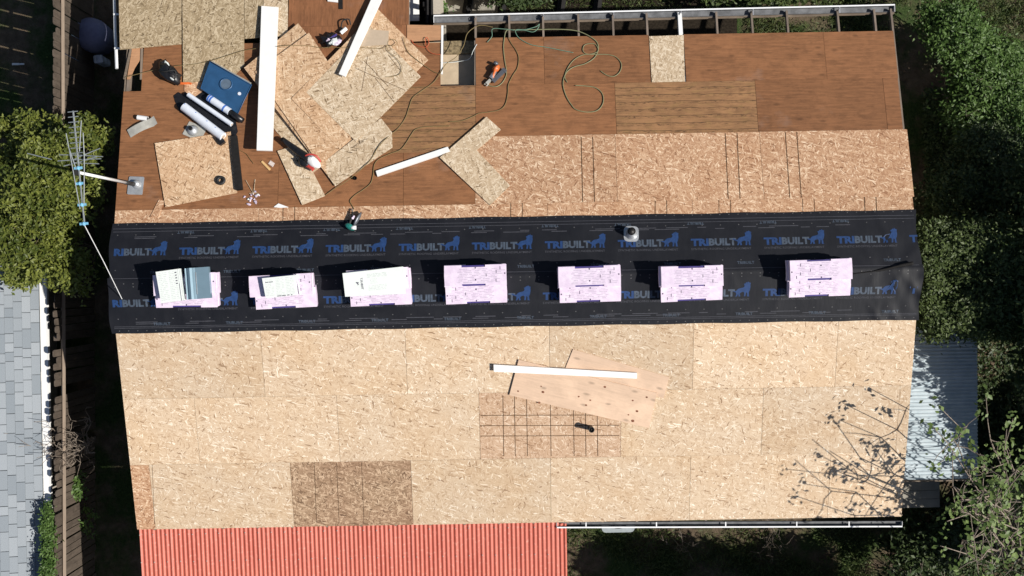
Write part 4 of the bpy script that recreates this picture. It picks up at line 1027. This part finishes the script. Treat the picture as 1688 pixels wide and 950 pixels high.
# ================================================================== HOSES AND CORDS
def hose(px, r, mat, label, cat='hose', pl=PN, h=.014):
    P = [pl.at(p[0], p[1], p[2] if len(p) > 2 else h) for p in px]
    return tag(obj('air_hose' if cat == 'hose' else 'power_cord', MB().tube(catmull(P, 7), r * .66, 6), mat, None, None, True), label, cat)
hose([(805, 141), (816, 143, .03), (824, 140), (831, 132), (835, 120), (832, 100), (830, 80), (831, 66), (834, 52, .02), (842, 49.5, .03), (880, 49, .03), (920, 48.5, .03), (950, 51, .03), (972, 60, .03), (984, 70), (986, 82), (980, 95), (965, 105), (945, 111), (933, 121), (928, 138), (933, 158), (942, 173), (950, 181), (968, 185), (985, 182), (994, 170), (993, 155), (982, 145), (965, 142), (948, 141)], .0125, m_hose_green, 'long green air hose looping from the orange nail gun over the plywood')
hose([(935, 136), (931, 126), (936, 112), (946, 99), (960, 91), (976, 89), (986, 84), (982, 74), (973, 72), (963, 75), (961, 84), (967, 89), (980, 90), (1000, 90), (1015, 94), (1024, 105), (1022, 118), (1012, 126), (1000, 124), (990, 117)], .011, m_hose_green, 'coiled green air hose with a small round loop on the plywood')
hose([(945, 87), (925, 83), (900, 78), (876, 74), (857, 64), (850, 54, .03), (852, 49, .04), (866, 49, .04), (884, 44, .05), (889, 40, .05), (886, 48, .04), (878, 53, .03), (864, 50, .03), (850, 50, .03)], .010, m_hose_teal, 'teal air hose drooping from the gutter onto the plywood')
hose([(838, 62, .02), (843, 72), (850, 82), (855, 95), (853, 112), (845, 125), (838, 140), (837, 155), (833, 172), (824, 181), (806, 185), (790, 187), (780, 192), (762, 199), (740, 201)], .010, m_hose_yellow, 'brown cord curving down across the plywood past the nail gun', 'cord')
hose([(584, 345, .02), (580, 338), (577, 331), (585, 322), (600, 312), (611, 302), (615, 288), (617, 272), (625, 262), (645, 253), (660, 247), (670, 235), (678, 222), (686, 213), (705, 209), (742, 208)], .010, m_hose_yellow, 'brown hose running from the dark nail gun across the plywood')
hose([(536, 322), (552, 311, .03), (575, 296, .06), (600, 275, .085), (612, 262, .07), (622, 245, .085), (635, 230, .09), (655, 213), (668, 195), (674, 178), (680, 162), (692, 152), (712, 138), (724, 124, .03), (735, 106, .03), (752, 94, .03), (764, 76, .03), (770, 56, .04), (783, 45, .05), (795, 42, .05), (812, 45, .05)], .010, m_hose_yellow, 'long yellowish hose from the narrow offcut up over the deck opening')
hose([(665, 62, .07), (672, 85, .05), (690, 101, .04), (705, 112), (716, 119), (727, 122, .03)], .008, m_hose_yellow, 'thin cord crossing the pile corner to the deck opening', 'cord')
hose([(456, 77, .17), (480, 75, .15), (510, 76, .14), (530, 79, .13), (545, 78, .12), (570, 79, .12), (600, 79, .13), (630, 80, .12), (638, 75, .11), (640, 68, .11), (649, 65, .1), (655, 71, .1), (647, 76, .1), (638, 74, .1), (640, 84, .1), (652, 95, .09), (662, 108, .09), (660, 121, .08), (648, 126, .08), (636, 127, .08)], .007, m_hose_yellow, 'thin pale cord winding across the sheets of the pile', 'cord')
hose([(205, 128, .05), (232, 121, .05), (258, 115, .04), (290, 109, .05), (320, 106, .055), (345, 101, .06), (365, 95, .06), (400, 84, .06), (425, 80, .07)], .007, m_hose_yellow, 'thin cord stretched from the rake over the grey sheets', 'cord')
hose([(678, 66, .03), (684, 74), (700, 78), (707, 72, .03), (704, 62, .05), (701, 66, .05), (704, 80, .03), (712, 88, .03), (726, 90, .05)], .009, m_orange_cord, 'orange cord bunched on the plywood beside the pale corner piece', 'cord')
hose([(803, 70, .02), (811, 60, .02), (812, 48, .04), (830, 48, .05), (848, 50, .05)], .009, m_hose_teal, 'short greenish hose end hooked over the deck edge')
hose([(728, 104, -.2), (745, 103, -.2), (760, 101, -.2), (774, 97, -.1), (780, 84, 0), (786, 73, .02)], .008, m_paper, 'pale cable inside the deck opening', 'cable')
hose([(381, 232), (379, 241), (384, 246, .03), (395, 248), (406, 254), (412, 262), (418, 270)], .006, m_hose_yellow, 'thin stray string beside the black downspout pipe', 'string')
# ================================================================== VEGETATION
def leaf_mesh(name, C, size, seed, mat, flat=.55, asp=.5, tint=None, fold=True):
    """C: (n,3) leaf centres; each leaf a folded pair of quads facing roughly upward"""
    rg = np.random.default_rng(seed); n = len(C)
    nrm = rg.normal(size=(n, 3)); nrm[:, 2] = np.abs(nrm[:, 2]) + flat * 2; nrm /= np.linalg.norm(nrm, axis=1)[:, None]
    u = rg.normal(size=(n, 3)); u -= nrm * (u * nrm).sum(1)[:, None]; u /= np.linalg.norm(u, axis=1)[:, None]
    v = np.cross(nrm, u); s = size * rg.uniform(.6, 1.35, n)[:, None]
    a, b = u * s, v * s * asp
    V = np.stack([C - a, C - b * .9 + a * .1 + nrm * s * .12, C + a * 1.0, C + b * .9 + a * .1 + nrm * s * .12], 1).reshape(-1, 3)
    me = bpy.data.meshes.new(name); me.vertices.add(4 * n); me.vertices.foreach_set('co', V.ravel().astype(np.float32))
    i = np.arange(n) * 4
    L = np.stack([i, i + 1, i + 2, i, i + 2, i + 3], 1).ravel()
    me.loops.add(6 * n); me.loops.foreach_set('vertex_index', L.astype(np.int32))
    me.polygons.add(2 * n); me.polygons.foreach_set('loop_start', (np.arange(2 * n) * 3).astype(np.int32)); me.polygons.foreach_set('loop_total', np.full(2 * n, 3, np.int32))
    at_ = me.attributes.new('tint', 'FLOAT', 'FACE'); t = rg.uniform(0, 1, n) if tint is None else np.clip(tint + rg.normal(0, .22, n), 0, 1)
    at_.data.foreach_set('value', np.repeat(t, 2).astype(np.float32))
    me.update(calc_edges=True); me.materials.append(mat); return me
def limb(mb, a, b, r0, r1, rr, k=4, wob=.06):
    a, b = Vector(a), Vector(b); P = []
    for i in range(k + 1):
        f = i / k; w = wob * (b - a).length * (0 if i in (0, k) else 1)
        P.append(a.lerp(b, f) + Vector((rr.uniform(-w, w), rr.uniform(-w, w), rr.uniform(-w, w) * .6)))
    mb.tube(P, [r0 + (r1 - r0) * i / k for i in range(k + 1)], 6, False); return P
def tree(name, label, cat, base, blobs, leaf, mat, seed, clumps, per, spread, trunk_r=.07, bark=m_bark, group=None, flat=.55, asp=.5, hollow=.35):
    """blobs: list of (centre, radii); clumps of leaves spread through those volumes, limbs reaching the clumps"""
    rr = random.Random(seed); rg = np.random.default_rng(seed); base = Vector(base)
    e = thing(name, label, cat, Matrix.Translation(base), group)
    vol = np.array([r[0] * r[1] * r[2] for _, r in blobs]) ** .8; vol /= vol.sum()
    cc = []; tt = []
    for _ in range(clumps):
        c, r = blobs[rg.choice(len(blobs), p=vol)]
        d = rg.normal(size=3); d /= np.linalg.norm(d); q = (hollow + (1 - hollow) * rg.random()) ** .6
        d[2] = d[2] if d[2] > -.3 else -d[2]
        cc.append(np.array(c) + d * np.array(r) * q); tt.append(rg.uniform(.15, .85))
    pts = []; tn = []
    for c, t in zip(cc, tt):
        m = int(per * rg.uniform(.4, 1.6)); s = spread * rg.uniform(.6, 1.4)
        pts.append(c + rg.normal(size=(m, 3)) * np.array([s, s, s * .6])); tn.append(np.full(m, t))
    pts = np.concatenate(pts); tn = np.concatenate(tn); ok = pts[:, 2] > .03
    o = stuff(obj('crown', leaf_mesh('crown', pts[ok], leaf, seed, mat, flat, asp, tn[ok]), None, e))
    tb = MB(); cen = Vector(np.mean([b[0] for b in blobs], axis=0)); fork = base.lerp(cen, .45)
    limb(tb, base - Vector((0, 0, .08)), fork, trunk_r, trunk_r * .75, rr); obj('trunk', tb, bark, e, None, True)
    lb = MB()
    for c in cc[::max(1, len(cc) // 45)]: limb(lb, fork, c, trunk_r * .4, .006, rr, 4, .08)
    stuff(obj('branches', lb, bark, e, None, True))
    return e
def U(px, py, z): p = unz(px, py, z); return (p.x, p.y, p.z)
# tree between the fence and the house
c1 = U(85, 300, 2.6); c2 = U(40, 400, 2.3); c3 = U(140, 240, 2.7); c4 = U(120, 430, 2.3); c5 = U(25, 270, 2.2); c6 = U(60, 220, 2.1)
tree('broadleaf_tree', 'bushy yellow-green tree around the television antenna, over the fence', 'tree', (c1[0], c1[1], 0),
     [(c1, (.95, .95, .75)), (c2, (.85, .80, .6)), (c3, (.38, .60, .5)), (c4, (.36, .60, .5)), (c5, (.7, .7, .6)), (c6, (.6, .42, .5)), (U(70, 450, 2.2), (.62, .30, .4))], .042, m_leaf_left, 101, 300, 95, .075, .11)
# hedge along the house's east side
def hz(px, py, z): return U(px, py, z)
H = 'shrubs along the east gable'
tree('shrub', 'large dense dark shrub reaching over the underlayment end and shed roof', 'shrub', U(1625, 470, 0), [(U(1580, 420, 2.5), (.55, .6, .6)), (U(1590, 510, 2.5), (.62, .5, .5)), (U(1650, 440, 2.6), (.7, .9, .6)), (U(1665, 530, 2.4), (.6, .4, .5)), (U(1545, 470, 2.4), (.3, .5, .4)), (U(1538, 410, 2.6), (.28, .5, .4)), (U(1540, 530, 2.5), (.3, .35, .4)), (U(1530, 460, 2.7), (.15, .7, .3))], .036, m_leaf_grey, 202, 520, 90, .085, .09, group=H)
tree('shrub', 'sparse dark shrub beside the strip end below the leafy vine', 'shrub', U(1600, 290, 0), [(U(1580, 330, 1.7), (.6, .6, .6)), (U(1620, 260, 1.6), (.7, .6, .6)), (U(1660, 330, 2.0), (.6, .7, .7))], .036, m_leaf_dark, 203, 260, 70, .10, .06, group=H)
tree('shrub', 'bright green shrub by the dirt path behind the yard vine', 'shrub', U(1590, 60, 0), [(U(1575, 60, 1.1), (.55, .6, .5)), (U(1620, 110, .9), (.7, .6, .5)), (U(1540, 40, 1.0), (.35, .4, .4))], .04, m_leaf_bright, 204, 210, 70, .10, .04, group=H)
tree('shrub', 'medium green leafy shrub growing next to the bright shrub', 'shrub', U(1650, 210, 0), [(U(1640, 180, 1.0), (.7, .6, .5)), (U(1600, 180, .9), (.5, .6, .5)), (U(1690, 260, 1.4), (.5, .9, .7))], .04, m_leaf_bright, 205, 220, 70, .11, .04, group=H)
tree('broadleaf_tree', 'dark leafy tree east of the shrubs at the lot edge', 'tree', U(1790, 420, 0), [(U(1760, 330, 3.0), (.8, 1.1, 1.0)), (U(1770, 480, 3.2), (.9, 1.0, 1.0)), (U(1700, 470, 2.6), (.4, .8, .6)), (U(1770, 600, 3.2), (.9, 1.0, 1.0))], .065, m_leaf_dark, 206, 380, 60, .14, .14)
tree('broadleaf_tree', 'dark leafy tree shading the shed from the lot edge', 'tree', U(1830, 720, 0), [(U(1790, 700, 2.9), (.9, .9, .9)), (U(1810, 820, 2.8), (.9, .9, .9)), (U(1800, 930, 2.6), (.9, .9, .9))], .065, m_leaf_dark, 207, 380, 60, .14, .14)
tree('broadleaf_tree', 'leafy tree south of the house shading the lawn', 'tree', U(1330, 1060, 0), [(U(1300, 1045, 2.3), (.9, .5, .9)), (U(1400, 1050, 2.3), (1.0, .5, .9)), (U(1500, 1010, 1.6), (.9, .5, .8))], .065, m_leaf_dark, 208, 420, 60, .14, .12)
tree('shrub', 'low dark shrub in the corner below the shed bench', 'shrub', U(1500, 880, 0), [(U(1520, 900, .9), (.7, .5, .6)), (U(1590, 860, 1.0), (.6, .5, .6)), (U(1600, 770, 1.0), (.4, .6, .6)), (U(1660, 700, 1.2), (.5, .9, .7))], .05, m_leaf_dark, 209, 260, 50, .12, .05, group=H)
# sparse lobed-leaf tree in the lower right, taller than the eave
def fig_tree(name, label, base, tips, seed, leafn, leaf):
    rr = random.Random(seed); rg = np.random.default_rng(seed); base = Vector(base)
    e = thing(name, label, 'tree', Matrix.Translation(base))
    tb = MB(); fork = base + Vector((-.1, .1, 1.3)); limb(tb, base - Vector((0, 0, .05)), fork, .06, .045, rr); obj('trunk', tb, m_twig, e, None, True)
    lb = MB(); pts = []; tn = []
    for tip in tips:
        tip = Vector(tip); P = limb(lb, fork + Vector((rr.uniform(-.1, .1), rr.uniform(-.1, .1), rr.uniform(-.3, .1))), tip, .020, .006, rr, 6, .05)
        ends = [tip]
        for k_ in range(5):
            st_ = P[rr.choice((2, 3, 4, 5))]; d = Vector((rr.gauss(0, .36), rr.gauss(0, .36), rr.uniform(.0, .45)))
            limb(lb, st_, st_ + d, .010, .004, rr, 3, .08); ends.append(st_ + d)
            if rr.random() < .6:
                d2 = Vector((rr.gauss(0, .2), rr.gauss(0, .2), rr.uniform(-.05, .25))); limb(lb, st_ + d * .6, st_ + d * .6 + d2, .006, .003, rr, 2, .05); ends.append(st_ + d * .6 + d2)
        for q_ in ends:
            if rr.random() < .2: continue
            m = rr.randint(leafn // 2, leafn); t = rr.uniform(.3, .9)
            pts.append(np.array(q_) + rg.normal(size=(m, 3)) * np.array([.075, .075, .05])); tn.append(np.full(m, t))
    obj('branches', lb, m_twig, e, None, True)['kind'] = 'stuff'
    stuff(obj('crown', leaf_mesh('crown', np.concatenate(pts), leaf, seed, m_leaf_fig, .9, .62, np.concatenate(tn)), None, e))
fig_tree('fig_tree', 'sparse fig-like tree with pale bare limbs and lobed leaf tufts beside the shed', U(1640, 900, 0),
         [U(1545, 668, 4.1), U(1538, 705, 4.3), U(1625, 650, 4.0), U(1570, 745, 4.6), U(1660, 700, 3.9), U(1590, 800, 4.9), U(1570, 805, 4.5), U(1650, 790, 4.6), U(1690, 760, 4.2), U(1620, 760, 4.8), U(1680, 850, 4.0), U(1560, 860, 4.9), U(1600, 850, 5.1), U(1640, 860, 4.9), U(1670, 690, 3.6), U(1610, 830, 4.9), U(1600, 890, 4.9), U(1550, 900, 4.6)], 301, 10, .05)
# bare twiggy shrub at the foot of that tree
def twigs(name, label, base, n, reach, up, seed, mat, r=.008, cat='shrub', lean=(0, 0)):
    rr = random.Random(seed); e = thing(name, label, cat, Matrix.Translation(base)); lb = MB(); base = Vector(base)
    for i in range(n):
        b = base + Vector((rr.gauss(0, .12), rr.gauss(0, .12), 0)); t = b + Vector((rr.gauss(lean[0], reach), rr.gauss(lean[1], reach), rr.uniform(.3, 1) * up))
        P = limb(lb, b, t, r, r * .4, rr, 5, .09)
        for k_ in range(3):
            s_ = P[rr.randint(2, 5)]; limb(lb, s_, s_ + Vector((rr.gauss(0, reach * .3), rr.gauss(0, reach * .3), rr.uniform(-.05, .2) * up)), r * .5, r * .25, rr, 3, .08)
    stuff(obj('stems', lb, mat, e, None, True)); return e
twigs('bare_shrub', 'leafless pale twiggy shrub at the foot of the fig-like tree', U(1530, 960, 0), 34, .55, 1.9, 31, m_twig, .010)
twigs('bare_shrub', 'bare brown twigs standing under the gutter beside the lawn', U(1265, 885, 0), 16, .25, .7, 32, m_twig, .006)
twigs('bare_shrub', 'thin dry stems beside the air conditioner under the gutter', U(1120, 880, 0), 10, .22, .6, 33, m_twig, .006)
twigs('dead_brush', 'tangle of dead grey branches heaped over the fence', U(130, 728, 1.0), 70, .24, 1.1, 34, m_twig, .010, 'brush', (-.03, 0))
e_ = twigs('bare_vine', 'pale leafless vine climbing by the eave corner', U(1568, 150, .3), 9, .35, 1.5, 35, m_twig, .009, 'vine')
tree('shrub', 'leafy green bush squeezed between the grey shingle roof and the fence', 'shrub', U(83, 900, 0), [(U(81, 870, 1.95), (.07, .5, .2)), (U(82, 950, 1.95), (.08, .5, .2))], .03, m_leaf_bright, 210, 120, 60, .045, .03)
tree('shrub', 'small green weed on the house side of the fence under the dead branches', 'shrub', U(140, 800, 0), [(U(128, 800, 1.0), (.12, .25, .2)), (U(148, 860, .7), (.12, .3, .2))], .04, m_leaf_bright, 211, 20, 22, .05, .02)
tree('shrub', 'small green bush on the yard side of the eave, by the concrete slab', 'shrub', U(722, 12, 0), [(U(722, 12, .8), (.12, .15, .2))], .04, m_leaf_bright, 212, 14, 22, .06, .02)
tree('shrub', 'dark leafy bush behind the gutter of the plywood slope', 'shrub', U(860, -10, 0), [(U(860, -5, .9), (.5, .18, .3)), (U(830, -20, .9), (.3, .2, .3))], .05, m_leaf_dark, 213, 60, 30, .09, .03)
tree('shrub', 'grey-green bush behind the gutter near the eave corner', 'shrub', U(1270, -15, 0), [(U(1230, -5, .6), (.9, .2, .3)), (U(1330, -10, .6), (.7, .2, .3))], .05, m_leaf_grey, 214, 70, 30, .1, .03)
# trees farther off, out of the frame to the north and east, that shade the yard
tree('broadleaf_tree', 'leafy tree beyond the yard shading the ground behind the gutter', 'tree', (7.5, 6.9, 0), [((7.6, 6.6, 2.4), (1.0, .7, .9)), ((6.5, 7.3, 2.2), (1.2, .5, .9))], .07, m_leaf_dark, 215, 260, 50, .15, .12)
def cover(name, quads, n, seed, size, mat, hgt):
    rg = np.random.default_rng(seed); P = []
    for (x0, y0, x1, y1, wgt) in quads:
        a, b = unz(x0, y0, 0), unz(x1, y1, 0); m = int(n * wgt)
        P.append(np.stack([rg.uniform(a.x, b.x, m), rg.uniform(b.y, a.y, m), rg.beta(2, 1.5, m) * hgt], 1))
    return stuff(obj(name, leaf_mesh(name, np.concatenate(P), size, seed, mat, .6, .55), None))
cover('ivy', [(1515, 150, 1640, 560, .45), (1590, 540, 1760, 960, .35), (1500, 850, 1600, 970, .15)], 26000, 402, .04, m_leaf_dark, .45)
# grass tufts in the yard
def grass(name, label_none, quads, n, seed, hgt=.09):
    rg = np.random.default_rng(seed); P = []
    for (x0, y0, x1, y1, wgt) in quads:
        a, b = unz(x0, y0, 0), unz(x1, y1, 0); m = int(n * wgt)
        P.append(np.stack([rg.uniform(a.x, b.x, m), rg.uniform(b.y, a.y, m), rg.uniform(.0, hgt, m)], 1))
    P = np.concatenate(P); k_ = np.sin(P[:, 0] * 3.1 + np.cos(P[:, 1] * 2.3) * 2) + np.sin(P[:, 1] * 4.7 + P[:, 0]) + rg.normal(0, .7, len(P)); P = P[k_ > -.3]
    o = obj(name, leaf_mesh(name, P, .05, seed, m_grass, .1, .16), None); return stuff(o)
grass('grass', None, [(920, 868, 1440, 990, .35), (1560, -10, 1720, 260, .4), (800, -40, 1500, 10, .25), (1230, 10, 1480, 70, .12)], 42000, 401)
# ================================================================== YARD THINGS
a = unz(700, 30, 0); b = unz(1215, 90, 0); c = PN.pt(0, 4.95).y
struct(obj('eave_shade_strip', MB().box(((a.x + b.x) / 2, 4.5, .01), (b.x - a.x, 2.0, .05)), plain('eave_shade_black', (.022, .017, .012), .95, .1, 0, .5, 25)))  # near-black strip stands in for the eave's shade under the rafter tails
o = struct(obj('patio_slab', MB().box((0, 0, .0), (1.35, .75, .06), Matrix.Translation(unz(772, -2, .03))), m_shade_grey))
for i, (xa_, ya_, xb_, yb_) in enumerate(((777, -30, 768, 22), (835, -30, 826, 24), (930, -30, 924, 20), (990, -30, 984, 18))):
    LBt = ('beside the concrete slab', 'beyond the slab beside the leafy bush', 'just past the leafy bush', 'nearest the grey-green bush')
    o = obj('bar', MB().tube([unz(xa_, ya_, .12), unz(xb_, yb_, .12)], .08, 4), m_black_matt); tag(o, 'dark timber lying in the yard behind the gutter, ' + LBt[i], 'bar', 'dark bars in the yard')  # near-black bars laid across the ground behind the gutter
# white framed panel between the extension and the yard
p0, p1 = unz(681, -30, 1.7), unz(681, 36, 1.7)
e_ = thing('patio_screen', 'white panel and dark posts between the extension eave and the yard gutter', 'screen', Matrix.Translation((p0.x, p0.y, 0)))
q = MB(); a, b, c, d = unz(673, -40, 1.9), unz(690, -40, 1.9), unz(690, 35, 1.9), unz(673, 35, 1.9)
obj('panel', MB().box(((a.x + b.x) / 2, (a.y + d.y) / 2, 1.9), (b.x - a.x, a.y - d.y, .03)), m_white, e_)
for x in (704, 711): 
    a, b = unz(x, -40, 2.3), unz(x, 38, 2.3); obj('dark_beam', MB().tube([a, b], .03, 4), m_black_matt, e_)
a = unz(708, 30, 1.2); obj('post', MB().box((a.x, a.y, 1.14), (.08, .08, 2.28)), m_black_matt, e_)
a = unz(681, 0, 1.0); obj('post', MB().box((a.x, a.y, .94), (.06, .06, 1.88)), m_black_matt, e_)
# air conditioner under the south gutter
p = unz(1019, 853, .75); mw = Matrix.Translation((p.x, p.y, 0))
e_ = thing('air_conditioner', 'grey outdoor air-conditioning unit with round fan under the gutter', 'air conditioner', mw)
obj('casing', pl_quad(MB(), .64, .60, .0, .72, .08), plain('grey_casing', (.30, .34, .36), .5, .4), e_, mw)
obj('fan_well', MB().tube([(0, 0, .721), (0, 0, .724)], .23, 24), m_dark, e_, mw)
for k_ in range(4): obj('fan_blade', MB().box((.11, 0, .727), (.18, .06, .004), Matrix.Rotation(k_ * math.pi / 2, 4, 'Z')), m_grey, e_, mw)
obj('hub', MB().tube([(0, 0, .726), (0, 0, .74)], .045, 12), m_white_metal, e_, mw)
for k_ in range(4): obj('guard_ring', MB().ring((0, 0, .745), .06 + k_ * .055, .004, 24, 4), m_galv, e_, mw)
# covered round grill and plastic crates in the shaded side yard
p = unz(147, 55, .7); mw = Matrix.Translation((p.x, p.y, 0))
e_ = thing('covered_grill', 'round thing under a navy cover in the shaded side yard', 'grill', mw)
obj('cover', MB().tube([(0, 0, .02), (0, 0, .5), (0, 0, .68), (0, 0, .76), (0, 0, .79)], [.30, .33, .31, .20, .03], 24), m_navy, e_, mw, True)
obj('lit_corner', MB().add([(-.30, .10, .70), (-.38, -.02, .62), (-.36, -.12, .60), (-.24, -.18, .66), (-.26, -.02, .74)], [(0, 1, 2, 3, 4)]), m_paper, e_, mw)  # sunlit edge of the cover put in as a white patch
for (x, y, s, lb_) in ((118, 82, 1.0, 'clear plastic crate leaning on the fence beside the covered grill'), (121, 100, .9, 'cloudy plastic crate on the ground below the clear one'), (163, 98, .7, 'small dim plastic tub in the side yard by the grill')):
    p = unz(x, y, .4); mw = Matrix.Translation((p.x, p.y, 0)) @ Matrix.Rotation(.1, 4, 'Z')
    e_ = thing('plastic_crate', lb_, 'crate', mw)
    obj('tub', pl_quad(MB(), .24 * s, .20 * s, 0, .42, .03), m_clear, e_, mw)
    obj('lid', pl_quad(MB(), .26 * s, .22 * s, .421, .44, .03), m_clear, e_, mw)
    for sx in (-.08, .08): obj('rib', MB().box((sx * s, 0, .443), (.02, .2 * s, .004)), m_paper, e_, mw)
p = unz(26, 106, .05); o = obj('pale_stick', MB().box((0, 0, 0), (.14, .04, .03), Matrix.Translation(p)).box((.12, .0, 0), (.1, .03, .02), Matrix.Translation(p)), m_white); tag(o, 'short white stick on the ground behind the fence', 'stick')
